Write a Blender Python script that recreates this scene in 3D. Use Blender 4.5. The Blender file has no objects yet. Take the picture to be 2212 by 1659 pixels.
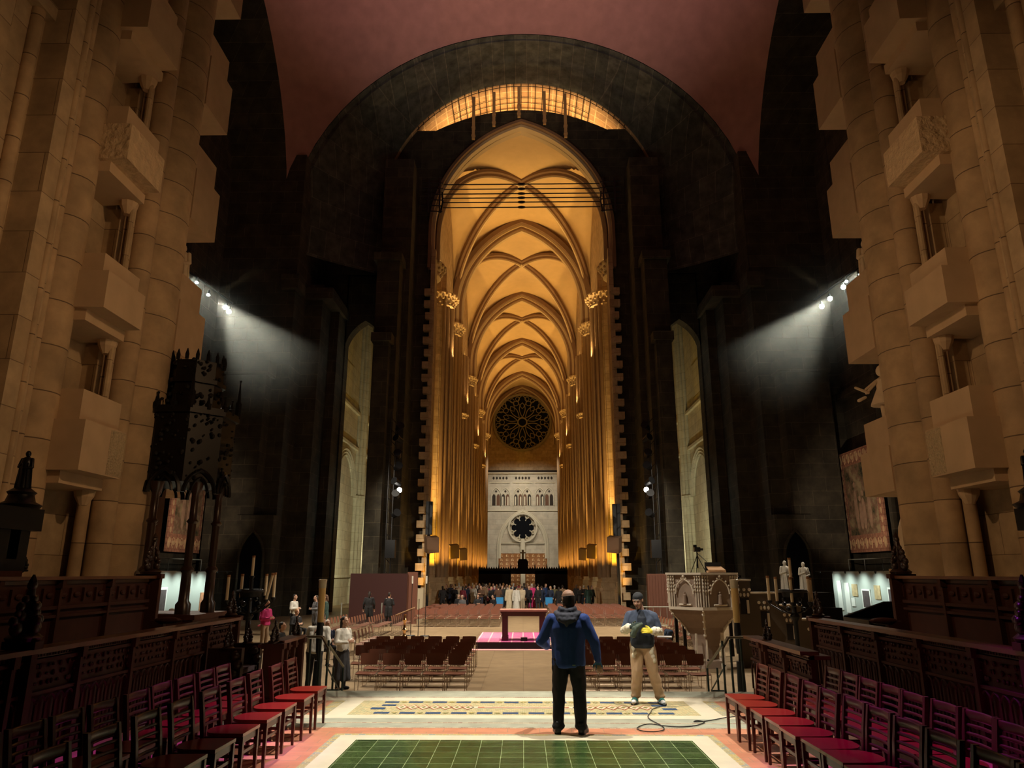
import bpy, bmesh, math, random
from mathutils import Vector, Matrix, noise
random.seed(7)
D = bpy.data
SC = bpy.context.scene
COL = SC.collection
PI = math.pi
R = math.radians

# ------------------------------------------------------------------ camera
cam_d = D.cameras.new('camera')
cam_d.sensor_width = 36.0
cam_d.lens = 1534.0 / 2212.0 * 36.0
cam_d.clip_start = 0.05
cam_d.clip_end = 400
cam = D.objects.new('camera', cam_d)
COL.objects.link(cam)
cam.location = (0, 0, 2.0)
cam.rotation_euler = (R(90 + 14.9), 0, math.atan(22 / 1534 / math.cos(R(14.9))))
SC.camera = cam

# ------------------------------------------------------------------ world, exposure
w = D.worlds.new('world')
SC.world = w
w.use_nodes = True
w.node_tree.nodes['Background'].inputs[0].default_value = (0.75, 1.0, 0.8, 1)
w.node_tree.nodes['Background'].inputs[1].default_value = 0.0012
SC.view_settings.view_transform = 'Standard'
SC.view_settings.look = 'None'
SC.view_settings.exposure = 0.0
SC.view_settings.gamma = 1.0
SC.view_settings.use_curve_mapping = False
SC.cycles.max_bounces = 5
SC.cycles.diffuse_bounces = 3
SC.cycles.glossy_bounces = 2
SC.cycles.transmission_bounces = 2
SC.cycles.volume_bounces = 0
SC.cycles.sample_clamp_indirect = 4
SC.cycles.use_denoising = True
SC.cycles.caustics_reflective = False
SC.cycles.caustics_refractive = False
SC.cycles.use_light_tree = True

# ------------------------------------------------------------------ lamps
def lamp(kind, loc, power, col, target=None, size=0.1, angle=60, blend=0.5, name='lamp'):
    d = D.lights.new(name, kind)
    d.energy = power
    d.color = col
    if kind == 'AREA':
        d.shape = 'DISK'
        d.size = size
    else:
        d.shadow_soft_size = size
    if kind == 'SPOT':
        d.spot_size = R(angle)
        d.spot_blend = blend
    o = D.objects.new(name, d)
    COL.objects.link(o)
    o.location = loc
    if target is not None:
        v = Vector(target) - Vector(loc)
        o.rotation_euler = v.to_track_quat('-Z', 'Y').to_euler()
    return o

AMBER = (1.0, 0.56, 0.12)
GOLD = (1.0, 0.66, 0.24)
WARM = (1.0, 0.74, 0.46)
WHITE = (1.0, 0.88, 0.7)
COOL = (0.86, 1.0, 0.9)
# nave: uplights that wash the vault and the piers
PIER_Y = [52.6, 60.3, 68.2, 78.0, 88.0, 97.5, 107.0, 116.5, 126.0]
for s in (-1, 1):
    for y in (60.3, 78.0, 97.5, 116.5):
        lamp('SPOT', (s * 6.0, y, 20.5), 2000, (1.0, 0.64, 0.26), (-s * 3.0, y, 40), 0.25, 140, 0.9, 'vault_uplight')
    for y in PIER_Y[1:]:
        lamp('SPOT', (s * 7.3, y - 2.5, 1.7), 1700, (1.0, 0.55, 0.04), (s * 7.2, y - 1.3, 9), 0.12, 88, 0.8, 'pier_uplight')
        lamp('SPOT', (s * 7.2, y - 3.0, 1.8), 14000, (1.0, 0.58, 0.16), (s * 7.1, y - 1.2, 18), 0.12, 30, 0.8, 'pier_uplight')
        lamp('SPOT', (s * 5.5, y - 1.5, 1.0), 1600, (1.0, 0.54, 0.14), (s * 7.2, y + 1.5, 20), 0.12, 60, 0.8, 'pier_uplight')
    lamp('SPOT', (s * 6.5, 50.2, -0.3), 900, (1.0, 0.5, 0.06), (s * 7.5, 51.6, 12), 0.1, 60, 0.8, 'jamb_uplight')
    # aisles seen through the side arches
    lamp('AREA', (s * 12.0, 56.5, 3.0), 420, (1.0, 0.95, 0.66), (s * 15.8, 66, 9), 0.6, name='aisle_lamp')
    lamp('AREA', (s * 12.2, 70, 3.0), 300, (1.0, 0.95, 0.66), (s * 15.8, 78, 9), 0.6, name='aisle_lamp')
    # behind the gable over the nave arch
    for x in (1.4, 4.2):
        lamp('POINT', (s * x, 53.2, 38.0), 300, (1.0, 0.66, 0.3), size=0.2, name='gable_lamp')
# west wall, white
for s in (-1, 1):
    lamp('SPOT', (s * 3.6, 121, 24), 4200, (1.0, 0.93, 0.78), (s * 2.4, 136, 12), 0.3, 70, 0.7, 'portal_spot')
    lamp('SPOT', (s * 3.0, 128, 3.0), 380, (1.0, 0.92, 0.75), (s * 3.0, 136, 5.5), 0.3, 100, 0.8, 'portal_spot')
# crossing: the two rigs at the transept piers
for s in (-1, 1):
    lamp('SPOT', (s * 13.4, 30.0, 13.5), 9500, WHITE, (s * 3.0, 31.0, -0.6), 0.12, 66, 0.7, 'crossing_spot')
    lamp('SPOT', (s * 14.3, 30.6, 14.3), 11000, WHITE, (s * 3.0, 43.0, -0.6), 0.12, 60, 0.7, 'crossing_spot')
    lamp('SPOT', (s * 14.9, 29.4, 14.9), 9000, WHITE, (s * 3.6, 20.5, -0.6), 0.12, 48, 0.7, 'crossing_spot')
lamp('SPOT', (0.5, 27.0, 33.0), 34000, WHITE, (0.2, 22.0, -0.6), 0.3, 32, 0.8, 'crossing_spot')
lamp('SPOT', (-0.5, 33.0, 33.0), 56000, WHITE, (0.0, 37.0, -0.6), 0.3, 40, 0.8, 'crossing_spot')
# chancel floor
for s in (-1, 1):
    lamp('SPOT', (s * 4.2, 11.6, 16.8), 10500, (1.0, 0.9, 0.76), (0, 10.3, 0), 0.1, 26, 0.5, 'chancel_spot')
# choir: warm general light behind and above the camera
for s in (-1, 1):
    lamp('SPOT', (-s * 5.0, 6.2, 9.6), 1450, (1.0, 0.60, 0.30), (s * 8.9, 13.8, 6.0), 0.3, 58, 0.9, 'choir_spot')
    lamp('SPOT', (-s * 3.0, 2.0, 7.0), 360, (1.0, 0.58, 0.28), (s * 9.2, 12.4, 11.0), 0.3, 70, 0.9, 'choir_spot')
# stage purple
lamp('SPOT', (-1.2, 10.6, 12.6), 5000, (0.6, 0.06, 1.0), (-3.6, 9.0, 0.9), 0.25, 15, 0.8, 'stage_purple')
lamp('SPOT', (1.2, 10.6, 12.6), 6500, (0.6, 0.06, 1.0), (3.8, 7.7, 0.9), 0.25, 18, 0.8, 'stage_purple')
for s in (-1, 1):
    lamp('SPOT', (-s * 13.8, 29.8, 13.9), 30000, WHITE, (s * 6.8, 30.5, -0.2), 0.12, 24, 0.6, 'crossing_spot')
lamp('SPOT', (-0.5, 5.0, 10.5), 2600, (1.0, 0.9, 0.78), (1.95, 12.3, 1.3), 0.1, 9, 0.6, 'chancel_spot')  # unseen fill added to brighten the person in khaki
lamp('SPOT', (-4.0, 22.5, 18.0), 5000, (1.0, 0.1, 0.6), (0.0, 29.0, -0.4), 0.1, 12, 0.4, 'stage_magenta')
lamp('SPOT', (-7.5, 14.5, 19.0), 9000, WHITE, (4.9, 21.6, 1.4), 0.1, 9, 0.6, 'pulpit_fill')  # added out of view to brighten the pulpit's left face
lamp('SPOT', (-7.5, 14.5, 19.0), 6000, WHITE, (9.2, 25.0, 1.8), 0.1, 5, 0.6, 'statue_fill')  # extra unseen spot, added only to lift the white console statues
lamp('SPOT', (7.5, 14.5, 19.0), 11000, WHITE, (-4.9, 17.6, 0.5), 0.1, 11, 0.6, 'step_fill')  # added unseen light that brightens the people by the left handrail
for s in (-1, 1):
    lamp('SPOT', (s * 13.8, 29.8, 13.9), 12000, WHITE, (s * 1.5, 57.0, 0.3), 0.12, 20, 0.7, 'crowd_fill')  # fill added at the rig position to brighten the crowd
for s in (-1, 1):
    lamp('SPOT', (s * 13.8, 29.8, 14.1), 5000, (1.0, 0.7, 0.35), (s * 1.8, 50.8, 38.6), 0.12, 9, 0.7, 'post_fill')  # amber fill added so the hanging gable posts look lit from the front
# dome wash
lamp('SPOT', (0, 24, 22), 13000, (1.0, 0.6, 0.56), (0, 33, 47), 1.0, 95, 1.0, name='dome_wash')
lamp('SPOT', (0, 30, 16), 1300, (0.7, 1.0, 0.85), (0, 48, 41), 0.6, 60, 0.9, name='arch_wash')

# ------------------------------------------------------------------ materials
MATS = {}
def _new(name):
    m = D.materials.new(name)
    m.use_nodes = True
    MATS[name] = m
    nt = m.node_tree
    return m, nt, nt.nodes['Principled BSDF']
def N(nt, t, **k):
    n = nt.nodes.new(t)
    for a, v in k.items():
        if a.startswith('i_'):
            n.inputs[a[2:].replace('_', ' ')].default_value = v
        else:
            setattr(n, a, v)
    return n
def c4(c):
    return (c[0], c[1], c[2], 1.0)
def mat(name, col, rough=0.6, metal=0.0, var=0.0, scale=8.0, bump=0.0, coat=0.0, emit=None, es=0.0, spec=0.5, bs=None):
    if name in MATS:
        return MATS[name]
    m, nt, b = _new(name)
    b.inputs['Base Color'].default_value = c4(col)
    b.inputs['Roughness'].default_value = rough
    b.inputs['Metallic'].default_value = metal
    b.inputs['Specular IOR Level'].default_value = spec
    if coat:
        b.inputs['Coat Weight'].default_value = coat
        b.inputs['Coat Roughness'].default_value = 0.15
    if emit:
        b.inputs['Emission Color'].default_value = c4(emit)
        b.inputs['Emission Strength'].default_value = es
    if var or bump:
        tc = N(nt, 'ShaderNodeTexCoord')
        nz = N(nt, 'ShaderNodeTexNoise', i_Scale=scale, i_Detail=4.0)
        nt.links.new(tc.outputs['Object'], nz.inputs['Vector'])
        if var:
            mx = N(nt, 'ShaderNodeMix', data_type='RGBA')
            mx.inputs[6].default_value = c4([v * (1 - var) for v in col])
            mx.inputs[7].default_value = c4([min(1, v * (1 + var)) for v in col])
            nt.links.new(nz.outputs['Fac'], mx.inputs[0])
            nt.links.new(mx.outputs[2], b.inputs['Base Color'])
        if bump:
            bp = N(nt, 'ShaderNodeBump', i_Strength=bump, i_Distance=bs or 0.02)
            nt.links.new(nz.outputs['Fac'], bp.inputs['Height'])
            nt.links.new(bp.outputs['Normal'], b.inputs['Normal'])
    return m
def stone(name, c1, c2, mort, bw=1.2, bh=0.6, ms=0.012, rough=0.85, axes='wall', off=0.5, nsc=3.0, nstr=0.35, bump=0.4, sq=0.0):
    """ashlar / tile material in world metres; axes: wall -> (x+y, z), floor -> (x, y)"""
    m, nt, b = _new(name)
    tc = N(nt, 'ShaderNodeTexCoord')
    sep = N(nt, 'ShaderNodeSeparateXYZ')
    nt.links.new(tc.outputs['Object'], sep.inputs[0])
    cmb = N(nt, 'ShaderNodeCombineXYZ')
    if axes == 'wall':
        ad = N(nt, 'ShaderNodeMath', operation='ADD')
        nt.links.new(sep.outputs[0], ad.inputs[0])
        nt.links.new(sep.outputs[1], ad.inputs[1])
        nt.links.new(ad.outputs[0], cmb.inputs[0])
        nt.links.new(sep.outputs[2], cmb.inputs[1])
    elif axes == 'xz':
        nt.links.new(sep.outputs[0], cmb.inputs[0])
        nt.links.new(sep.outputs[2], cmb.inputs[1])
    else:
        nt.links.new(sep.outputs[0], cmb.inputs[0])
        nt.links.new(sep.outputs[1], cmb.inputs[1])
    br = N(nt, 'ShaderNodeTexBrick', offset=off, squash=1.0)
    br.inputs['Scale'].default_value = 1.0
    br.inputs['Brick Width'].default_value = bw
    br.inputs['Row Height'].default_value = bh
    br.inputs['Mortar Size'].default_value = ms
    br.inputs['Mortar Smooth'].default_value = 0.3
    br.inputs['Color1'].default_value = c4(c1)
    br.inputs['Color2'].default_value = c4(c2)
    br.inputs['Mortar'].default_value = c4(mort)
    nt.links.new(cmb.outputs[0], br.inputs['Vector'])
    nz = N(nt, 'ShaderNodeTexNoise', i_Scale=nsc, i_Detail=6.0, i_Roughness=0.6)
    nt.links.new(tc.outputs['Object'], nz.inputs['Vector'])
    rm = N(nt, 'ShaderNodeMapRange')
    rm.inputs['From Min'].default_value = 0.3
    rm.inputs['From Max'].default_value = 0.7
    rm.inputs['To Min'].default_value = 1 - nstr
    rm.inputs['To Max'].default_value = 1 + nstr * 0.6
    nt.links.new(nz.outputs['Fac'], rm.inputs['Value'])
    vm = N(nt, 'ShaderNodeVectorMath', operation='SCALE')
    nt.links.new(br.outputs['Color'], vm.inputs[0])
    nt.links.new(rm.outputs['Result'], vm.inputs['Scale'])
    nt.links.new(vm.outputs[0], b.inputs['Base Color'])
    b.inputs['Roughness'].default_value = rough
    iv = N(nt, 'ShaderNodeMath', operation='SUBTRACT')
    nt.links.new(nz.outputs['Fac'], iv.inputs[0])
    nt.links.new(br.outputs['Fac'], iv.inputs[1])
    bp = N(nt, 'ShaderNodeBump', i_Strength=bump, i_Distance=0.03)
    nt.links.new(iv.outputs[0], bp.inputs['Height'])
    nt.links.new(bp.outputs['Normal'], b.inputs['Normal'])
    return m

M_TAN = stone('tan_limestone', (0.50, 0.37, 0.22), (0.42, 0.30, 0.17), (0.20, 0.13, 0.07), 2.6, 0.78, 0.008, nsc=2.2, nstr=0.25)
M_NAVE = stone('nave_limestone', (0.60, 0.44, 0.26), (0.48, 0.34, 0.19), (0.30, 0.18, 0.07), 1.1, 0.62, 0.012, nsc=2.0, nstr=0.25)
M_TANS = stone('tan_shaft_drums', (0.50, 0.35, 0.20), (0.43, 0.30, 0.17), (0.14, 0.09, 0.05), 80.0, 0.86, 0.012, nsc=1.6, nstr=0.28)
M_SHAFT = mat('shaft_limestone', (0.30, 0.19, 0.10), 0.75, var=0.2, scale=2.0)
M_WEB = mat('vault_plaster', (0.66, 0.46, 0.24), 0.85, var=0.10, scale=1.3)
M_RIB = mat('vault_rib', (0.24, 0.14, 0.08), 0.8, var=0.15, scale=2)
M_RIBL = mat('vault_rib_edge', (0.60, 0.45, 0.27), 0.8)
M_WEST = stone('west_limestone', (0.66, 0.60, 0.47), (0.60, 0.53, 0.41), (0.35, 0.30, 0.22), 2.2, 0.9, 0.012, nsc=0.6, nstr=0.22)
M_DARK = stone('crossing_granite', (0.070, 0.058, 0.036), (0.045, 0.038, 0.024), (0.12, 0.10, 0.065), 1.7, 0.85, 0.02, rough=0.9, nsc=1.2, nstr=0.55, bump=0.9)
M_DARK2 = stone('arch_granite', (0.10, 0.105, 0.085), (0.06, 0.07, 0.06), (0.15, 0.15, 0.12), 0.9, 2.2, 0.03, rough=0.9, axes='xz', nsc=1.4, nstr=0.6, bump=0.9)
M_BAND = stone('gable_stone', (0.62, 0.40, 0.20), (0.48, 0.30, 0.15), (0.85, 0.62, 0.34), 0.9, 0.8, 0.05, nsc=2, nstr=0.25, axes='floor', off=0.0)
M_AISLE = stone('aisle_limestone', (0.62, 0.58, 0.42), (0.54, 0.50, 0.35), (0.32, 0.28, 0.17), 1.4, 0.8, 0.012, nsc=1.5, nstr=0.2)
M_DOME = mat('dome_tile', (0.40, 0.22, 0.19), 0.9, var=0.25, scale=1.2, bump=0.3)
M_BLACK = mat('black_iron', (0.012, 0.012, 0.013), 0.45, 0.3)
M_WOOD = mat('dark_oak', (0.034, 0.015, 0.008), 0.32, var=0.4, scale=6, bump=0.15)
M_WOODR = mat('red_brown_oak', (0.13, 0.045, 0.022), 0.4, var=0.35, scale=5, bump=0.15)
M_EBON = mat('blackened_oak', (0.006, 0.005, 0.004), 0.35, spec=0.3)

# ------------------------------------------------------------------ mesh helpers
class MB:
    def __init__(s):
        s.v = []; s.f = []; s.m = []
    def add(s, vs, fs, mi=0):
        b = len(s.v)
        s.v.extend([tuple(p) for p in vs])
        for f in fs:
            s.f.append(tuple(i + b for i in f)); s.m.append(mi)
        return s
    def box(s, x0, x1, y0, y1, z0, z1, mi=0):
        vs = [(x0, y0, z0), (x1, y0, z0), (x1, y1, z0), (x0, y1, z0), (x0, y0, z1), (x1, y0, z1), (x1, y1, z1), (x0, y1, z1)]
        return s.add(vs, [(0, 3, 2, 1), (4, 5, 6, 7), (0, 1, 5, 4), (1, 2, 6, 5), (2, 3, 7, 6), (3, 0, 4, 7)], mi)
    def cbox(s, cx, cy, cz, sx, sy, sz, mi=0, rz=0.0):
        if not rz:
            return s.box(cx - sx / 2, cx + sx / 2, cy - sy / 2, cy + sy / 2, cz - sz / 2, cz + sz / 2, mi)
        t = MB().box(-sx / 2, sx / 2, -sy / 2, sy / 2, -sz / 2, sz / 2)
        c, n = math.cos(rz), math.sin(rz)
        return s.add([(cx + x * c - y * n, cy + x * n + y * c, cz + z) for x, y, z in t.v], t.f, mi)
    def prism(s, poly, z0, z1, mi=0):
        n = len(poly)
        vs = [(x, y, z0) for x, y in poly] + [(x, y, z1) for x, y in poly]
        fs = [tuple(range(n - 1, -1, -1)), tuple(range(n, 2 * n))] + [(i, (i + 1) % n, n + (i + 1) % n, n + i) for i in range(n)]
        return s.add(vs, fs, mi)
    def prismy(s, poly, y0, y1, mi=0):
        """poly in (x, z), extruded along y"""
        n = len(poly)
        vs = [(x, y0, z) for x, z in poly] + [(x, y1, z) for x, z in poly]
        fs = [tuple(range(n)), tuple(range(2 * n - 1, n - 1, -1))] + [(i, n + i, n + (i + 1) % n, (i + 1) % n) for i in range(n)]
        return s.add(vs, fs, mi)
    def lathe(s, prof, cx=0, cy=0, n=12, mi=0, cz=0.0):
        """prof: list of (r, z)"""
        vs = []; fs = []
        for r, z in prof:
            for k in range(n):
                a = 2 * PI * k / n
                vs.append((cx + r * math.cos(a), cy + r * math.sin(a), cz + z))
        for i in range(len(prof) - 1):
            for k in range(n):
                k2 = (k + 1) % n
                fs.append((i * n + k, i * n + k2, (i + 1) * n + k2, (i + 1) * n + k))
        fs.append(tuple(range(n - 1, -1, -1)))
        t = (len(prof) - 1) * n
        fs.append(tuple(range(t, t + n)))
        return s.add(vs, fs, mi)
    def tube(s, pts, r, n=6, mi=0, closed=False, r1=None):
        pts = [Vector(p) for p in pts]
        m = len(pts); vs = []; fs = []
        prev = None
        for i, p in enumerate(pts):
            if closed:
                t = pts[(i + 1) % m] - pts[i - 1]
            else:
                t = pts[min(i + 1, m - 1)] - pts[max(i - 1, 0)]
            if t.length < 1e-9:
                t = Vector((0, 0, 1))
            t.normalize()
            if prev is None:
                u = t.cross(Vector((0, 0, 1)))
                if u.length < 1e-3:
                    u = t.cross(Vector((1, 0, 0)))
            else:
                u = prev - t * prev.dot(t)
                if u.length < 1e-4:
                    u = t.cross(Vector((1, 0, 0)))
            u.normalize(); prev = u
            wv = t.cross(u)
            rr = r if r1 is None else r + (r1 - r) * i / max(1, m - 1)
            for k in range(n):
                a = 2 * PI * k / n
                vs.append(p + u * (rr * math.cos(a)) + wv * (rr * math.sin(a)))
        for i in range(m if closed else m - 1):
            j = (i + 1) % m
            for k in range(n):
                k2 = (k + 1) % n
                fs.append((i * n + k, i * n + k2, j * n + k2, j * n + k))
        if not closed:
            fs.append(tuple(range(n - 1, -1, -1)))
            fs.append(tuple(range((m - 1) * n, m * n)))
        return s.add(vs, fs, mi)
    def sweep(s, pts, prof, up, mi=0):
        """sweep an open/closed 2D profile (a along side, b along normal) where frames are given per point: up = list of (side, normal)"""
        n = len(prof); vs = []; fs = []
        for p, (sd, nm) in zip(pts, up):
            p = Vector(p)
            for a, b in prof:
                vs.append(p + Vector(sd) * a + Vector(nm) * b)
        for i in range(len(pts) - 1):
            for k in range(n):
                k2 = (k + 1) % n
                fs.append((i * n + k, i * n + k2, (i + 1) * n + k2, (i + 1) * n + k))
        fs.append(tuple(range(n - 1, -1, -1)))
        fs.append(tuple(range((len(pts) - 1) * n, len(pts) * n)))
        return s.add(vs, fs, mi)
    def ball(s, c, r, n=8, m=6, mi=0, mat3=None):
        rx, ry, rz = (r, r, r) if isinstance(r, (int, float)) else r
        vs = [(0, 0, -1)]
        for i in range(1, m):
            a = -PI / 2 + PI * i / m
            for k in range(n):
                b = 2 * PI * k / n
                vs.append((math.cos(a) * math.cos(b), math.cos(a) * math.sin(b), math.sin(a)))
        vs.append((0, 0, 1))
        vs = [Vector((x * rx, y * ry, z * rz)) for x, y, z in vs]
        if mat3 is not None:
            vs = [mat3 @ v for v in vs]
        vs = [v + Vector(c) for v in vs]
        fs = [(0, 1 + (k + 1) % n, 1 + k) for k in range(n)]
        for i in range(m - 2):
            for k in range(n):
                k2 = (k + 1) % n
                fs.append((1 + i * n + k, 1 + i * n + k2, 1 + (i + 1) * n + k2, 1 + (i + 1) * n + k))
        t = 1 + (m - 2) * n
        fs += [(t + k, t + (k + 1) % n, len(vs) - 1) for k in range(n)]
        return s.add(vs, fs, mi)
    def caps(s, a, b, ra, rb, n=10, mi=0):
        """tapered capsule"""
        a = Vector(a); b = Vector(b); t = b - a
        L = t.length
        if L < 1e-6:
            return s.ball(a, max(ra, rb), n, 6, mi)
        t.normalize()
        u = t.cross(Vector((0, 0, 1)))
        if u.length < 1e-3:
            u = t.cross(Vector((1, 0, 0)))
        u.normalize(); w2 = t.cross(u)
        rings = []
        for k in range(1, 4):
            an = -PI / 2 + PI / 2 * k / 3
            rings.append((a + t * (ra * math.sin(an)), ra * math.cos(an)))
        for k in range(0, 3):
            an = PI / 2 * k / 3
            rings.append((b + t * (rb * math.sin(an)), rb * math.cos(an)))
        vs = [a - t * ra]; fs = []
        for p, r in rings:
            for k in range(n):
                q = 2 * PI * k / n
                vs.append(p + u * (r * math.cos(q)) + w2 * (r * math.sin(q)))
        vs.append(b + t * rb)
        m = len(rings)
        fs = [(0, 1 + (k + 1) % n, 1 + k) for k in range(n)]
        for i in range(m - 1):
            for k in range(n):
                k2 = (k + 1) % n
                fs.append((1 + i * n + k, 1 + i * n + k2, 1 + (i + 1) * n + k2, 1 + (i + 1) * n + k))
        t0 = 1 + (m - 1) * n
        fs += [(t0 + k, t0 + (k + 1) % n, len(vs) - 1) for k in range(n)]
        return s.add(vs, fs, mi)
    def grid(s, rows, mi=0, flip=False):
        nr, nc = len(rows), len(rows[0])
        vs = [p for r in rows for p in r]
        fs = []
        for i in range(nr - 1):
            for j in range(nc - 1):
                q = (i * nc + j, i * nc + j + 1, (i + 1) * nc + j + 1, (i + 1) * nc + j)
                fs.append(q[::-1] if flip else q)
        return s.add(vs, fs, mi)
    def xf(s, M4):
        s.v = [tuple(M4 @ Vector(p)) for p in s.v]
        return s
    def rings(s, rs, n=18, mi=0):
        """loft of ellipses (cx, cy, z, rx, ry)"""
        vs = []; fs = []
        for cx, cy, z, rx, ry in rs:
            for k in range(n):
                a = 2 * PI * k / n
                c, q = math.cos(a), math.sin(a)
                e = 0.85
                vs.append((cx + rx * math.copysign(abs(c) ** e, c), cy + ry * math.copysign(abs(q) ** e, q), z))
        for i in range(len(rs) - 1):
            for k in range(n):
                k2 = (k + 1) % n
                fs.append((i * n + k, i * n + k2, (i + 1) * n + k2, (i + 1) * n + k))
        fs.append(tuple(range(n - 1, -1, -1)))
        t = (len(rs) - 1) * n
        fs.append(tuple(range(t, t + n)))
        return s.add(vs, fs, mi)
    def mirror(s):
        s.v = [(-x, y, z) for x, y, z in s.v]
        s.f = [f[::-1] for f in s.f]
        return s
    def mesh(s, name, mats, smooth=False):
        me = D.meshes.new(name)
        me.from_pydata(s.v, [], s.f)
        for m in (mats if isinstance(mats, (list, tuple)) else [mats]):
            me.materials.append(m)
        if len(me.materials) > 1:
            me.polygons.foreach_set('material_index', s.m)
        if smooth:
            me.polygons.foreach_set('use_smooth', [True] * len(me.polygons))
            if smooth != 'all':
                try:
                    me.set_sharp_from_angle(angle=R(smooth if smooth is not True else 40))
                except Exception:
                    pass
        me.update()
        return me

def link(name, data, parent=None, loc=None, rz=0.0):
    o = D.objects.new(name, data)
    COL.objects.link(o)
    if parent is not None:
        o.parent = parent
    if loc is not None:
        o.location = loc
    if rz:
        o.rotation_euler = (0, 0, rz)
    return o
def part(name, mb, mats, parent, smooth=False, label=None, kind=None):
    o = link(name, mb.mesh(name, mats, smooth), parent)
    if label: o['label'] = label
    if kind: o['kind'] = kind
    return o
def tag(o, label, cat, group=None, kind=None):
    o['label'] = label; o['category'] = cat
    if group: o['group'] = group
    if kind: o['kind'] = kind
    return o
def thing(name, label, cat, loc=(0, 0, 0), rz=0.0, group=None):
    return tag(link(name, None, None, loc, rz), label, cat, group)
def struct(name, mb, mats, smooth=False, parent=None):
    o = link(name, mb.mesh(name, mats, smooth), parent)
    if parent is None:
        o['kind'] = 'structure'
    return o
def one(name, mb, mats, label, cat, loc=None, rz=0.0, group=None, smooth=False):
    return tag(link(name, mb.mesh(name, mats, smooth), None, loc, rz), label, cat, group)
def dup(root, loc=None, rz=None, label=None, group=None):
    r = root.copy(); COL.objects.link(r)
    if loc is not None: r.location = loc
    if rz is not None: r.rotation_euler = (0, 0, rz)
    if label: r['label'] = label
    if group: r['group'] = group
    for ch in list(root.children):
        c = ch.copy(); COL.objects.link(c); c.parent = r
        for g in list(ch.children):
            d = g.copy(); COL.objects.link(d); d.parent = c
    return r
ORD = ['first', 'second', 'third', 'fourth', 'fifth', 'sixth', 'seventh', 'eighth', 'ninth', 'tenth', 'eleventh', 'twelfth', 'thirteenth', 'fourteenth', 'fifteenth', 'sixteenth']
def arc_pts(a, h, n=16, zs=0.0):
    """pointed arch intrados from (-a, zs) over (0, zs+h) to (a, zs)"""
    Rr = (a * a + h * h) / (2 * a)
    th = math.acos(max(-1.0, min(1.0, (Rr - a) / Rr)))
    right = [(a - Rr + Rr * math.cos(th * i / n), zs + Rr * math.sin(th * i / n)) for i in range(n + 1)]
    right[-1] = (0.0, zs + h)
    left = [(-x, z) for x, z in right]
    return left + right[-2::-1]

# ------------------------------------------------------------------ floors
ZL = -0.65
M_MARBLE = mat('cream_marble', (0.72, 0.66, 0.50), 0.35, var=0.18, scale=4)
M_GREYM = mat('grey_green_marble', (0.40, 0.42, 0.33), 0.35, var=0.4, scale=5)
M_TERRA = stone('terracotta_tile', (0.62, 0.27, 0.155), (0.54, 0.225, 0.13), (0.40, 0.24, 0.15), 0.42, 0.21, 0.006, rough=0.4, axes='floor', nsc=4, nstr=0.15, bump=0.15)
M_GREEN = stone('green_glazed_tile', (0.060, 0.105, 0.030), (0.030, 0.062, 0.018), (0.34, 0.42, 0.22), 0.2575, 0.2575, 0.004, rough=0.22, axes='floor', off=0.0, nsc=7, nstr=0.45, bump=0.25)
M_YEL = stone('yellow_mosaic', (0.52, 0.38, 0.10), (0.24, 0.30, 0.30), (0.55, 0.48, 0.28), 0.09, 0.05, 0.006, rough=0.5, axes='floor', nsc=9, nstr=0.2, bump=0.1)
M_TESS = stone('small_tesserae', (0.55, 0.42, 0.18), (0.30, 0.32, 0.16), (0.62, 0.54, 0.34), 0.055, 0.045, 0.006, rough=0.5, axes='floor', nsc=14, nstr=0.3, bump=0.1)
M_BLUE = mat('blue_mosaic', (0.03, 0.075, 0.16), 0.4, var=0.4, scale=14)
M_RUST = mat('rust_mosaic', (0.42, 0.15, 0.07), 0.5, var=0.3, scale=10)
M_OLIVE = mat('olive_mosaic', (0.22, 0.20, 0.05), 0.5, var=0.3, scale=10)
M_DASH = stone('dashed_mosaic', (0.50, 0.44, 0.30), (0.25, 0.12, 0.08), (0.55, 0.50, 0.36), 0.07, 0.05, 0.004, rough=0.5, axes='floor', nsc=9, nstr=0.2, bump=0.1)
M_CROSS = stone('crossing_paving', (0.30, 0.215, 0.125), (0.26, 0.185, 0.105), (0.19, 0.13, 0.075), 1.0, 1.0, 0.010, rough=0.45, axes='floor', off=0.0, nsc=2.5, nstr=0.2, bump=0.1)

fm = [M_TERRA, M_MARBLE, M_GREYM, M_GREEN, M_YEL, M_TESS, M_DASH]
f = MB()
def quad(x0, x1, y0, y1, mi, z=0.0):
    f.add([(x0, y0, z), (x1, y0, z), (x1, y1, z), (x0, y1, z)], [(0, 1, 2, 3)], mi)
XW = 11.5
# across: strips from the chancel edge back
for y0, y1, mi in ((12.80, 13.40, 2), (12.70, 12.80, 6), (12.42, 12.70, 1), (10.98, 11.22, 1), (10.70, 10.98, 2), (10.64, 10.70, 6), (10.38, 10.64, 2), (10.32, 10.38, 6), (9.97, 10.32, 0)):
    quad(-XW, XW, y0, y1, mi)
# mosaic band
quad(-2.58, 2.58, 11.22, 12.42, 5)
for s in (-1, 1):
    a, b = sorted((s * 2.58, s * 2.88)); quad(a, b, 11.22, 12.42, 1)
    a, b = sorted((s * 2.88, s * 3.06)); quad(a, b, 11.22, 12.42, 4)
    a, b = sorted((s * 3.06, s * 3.5)); quad(a, b, 11.22, 12.42, 0)
    a, b = sorted((s * 3.5, s * 4.3)); quad(a, b, 11.22, 12.42, 5)
    a, b = sorted((s * 4.3, s * XW)); quad(a, b, 11.22, 12.42, 0)
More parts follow.
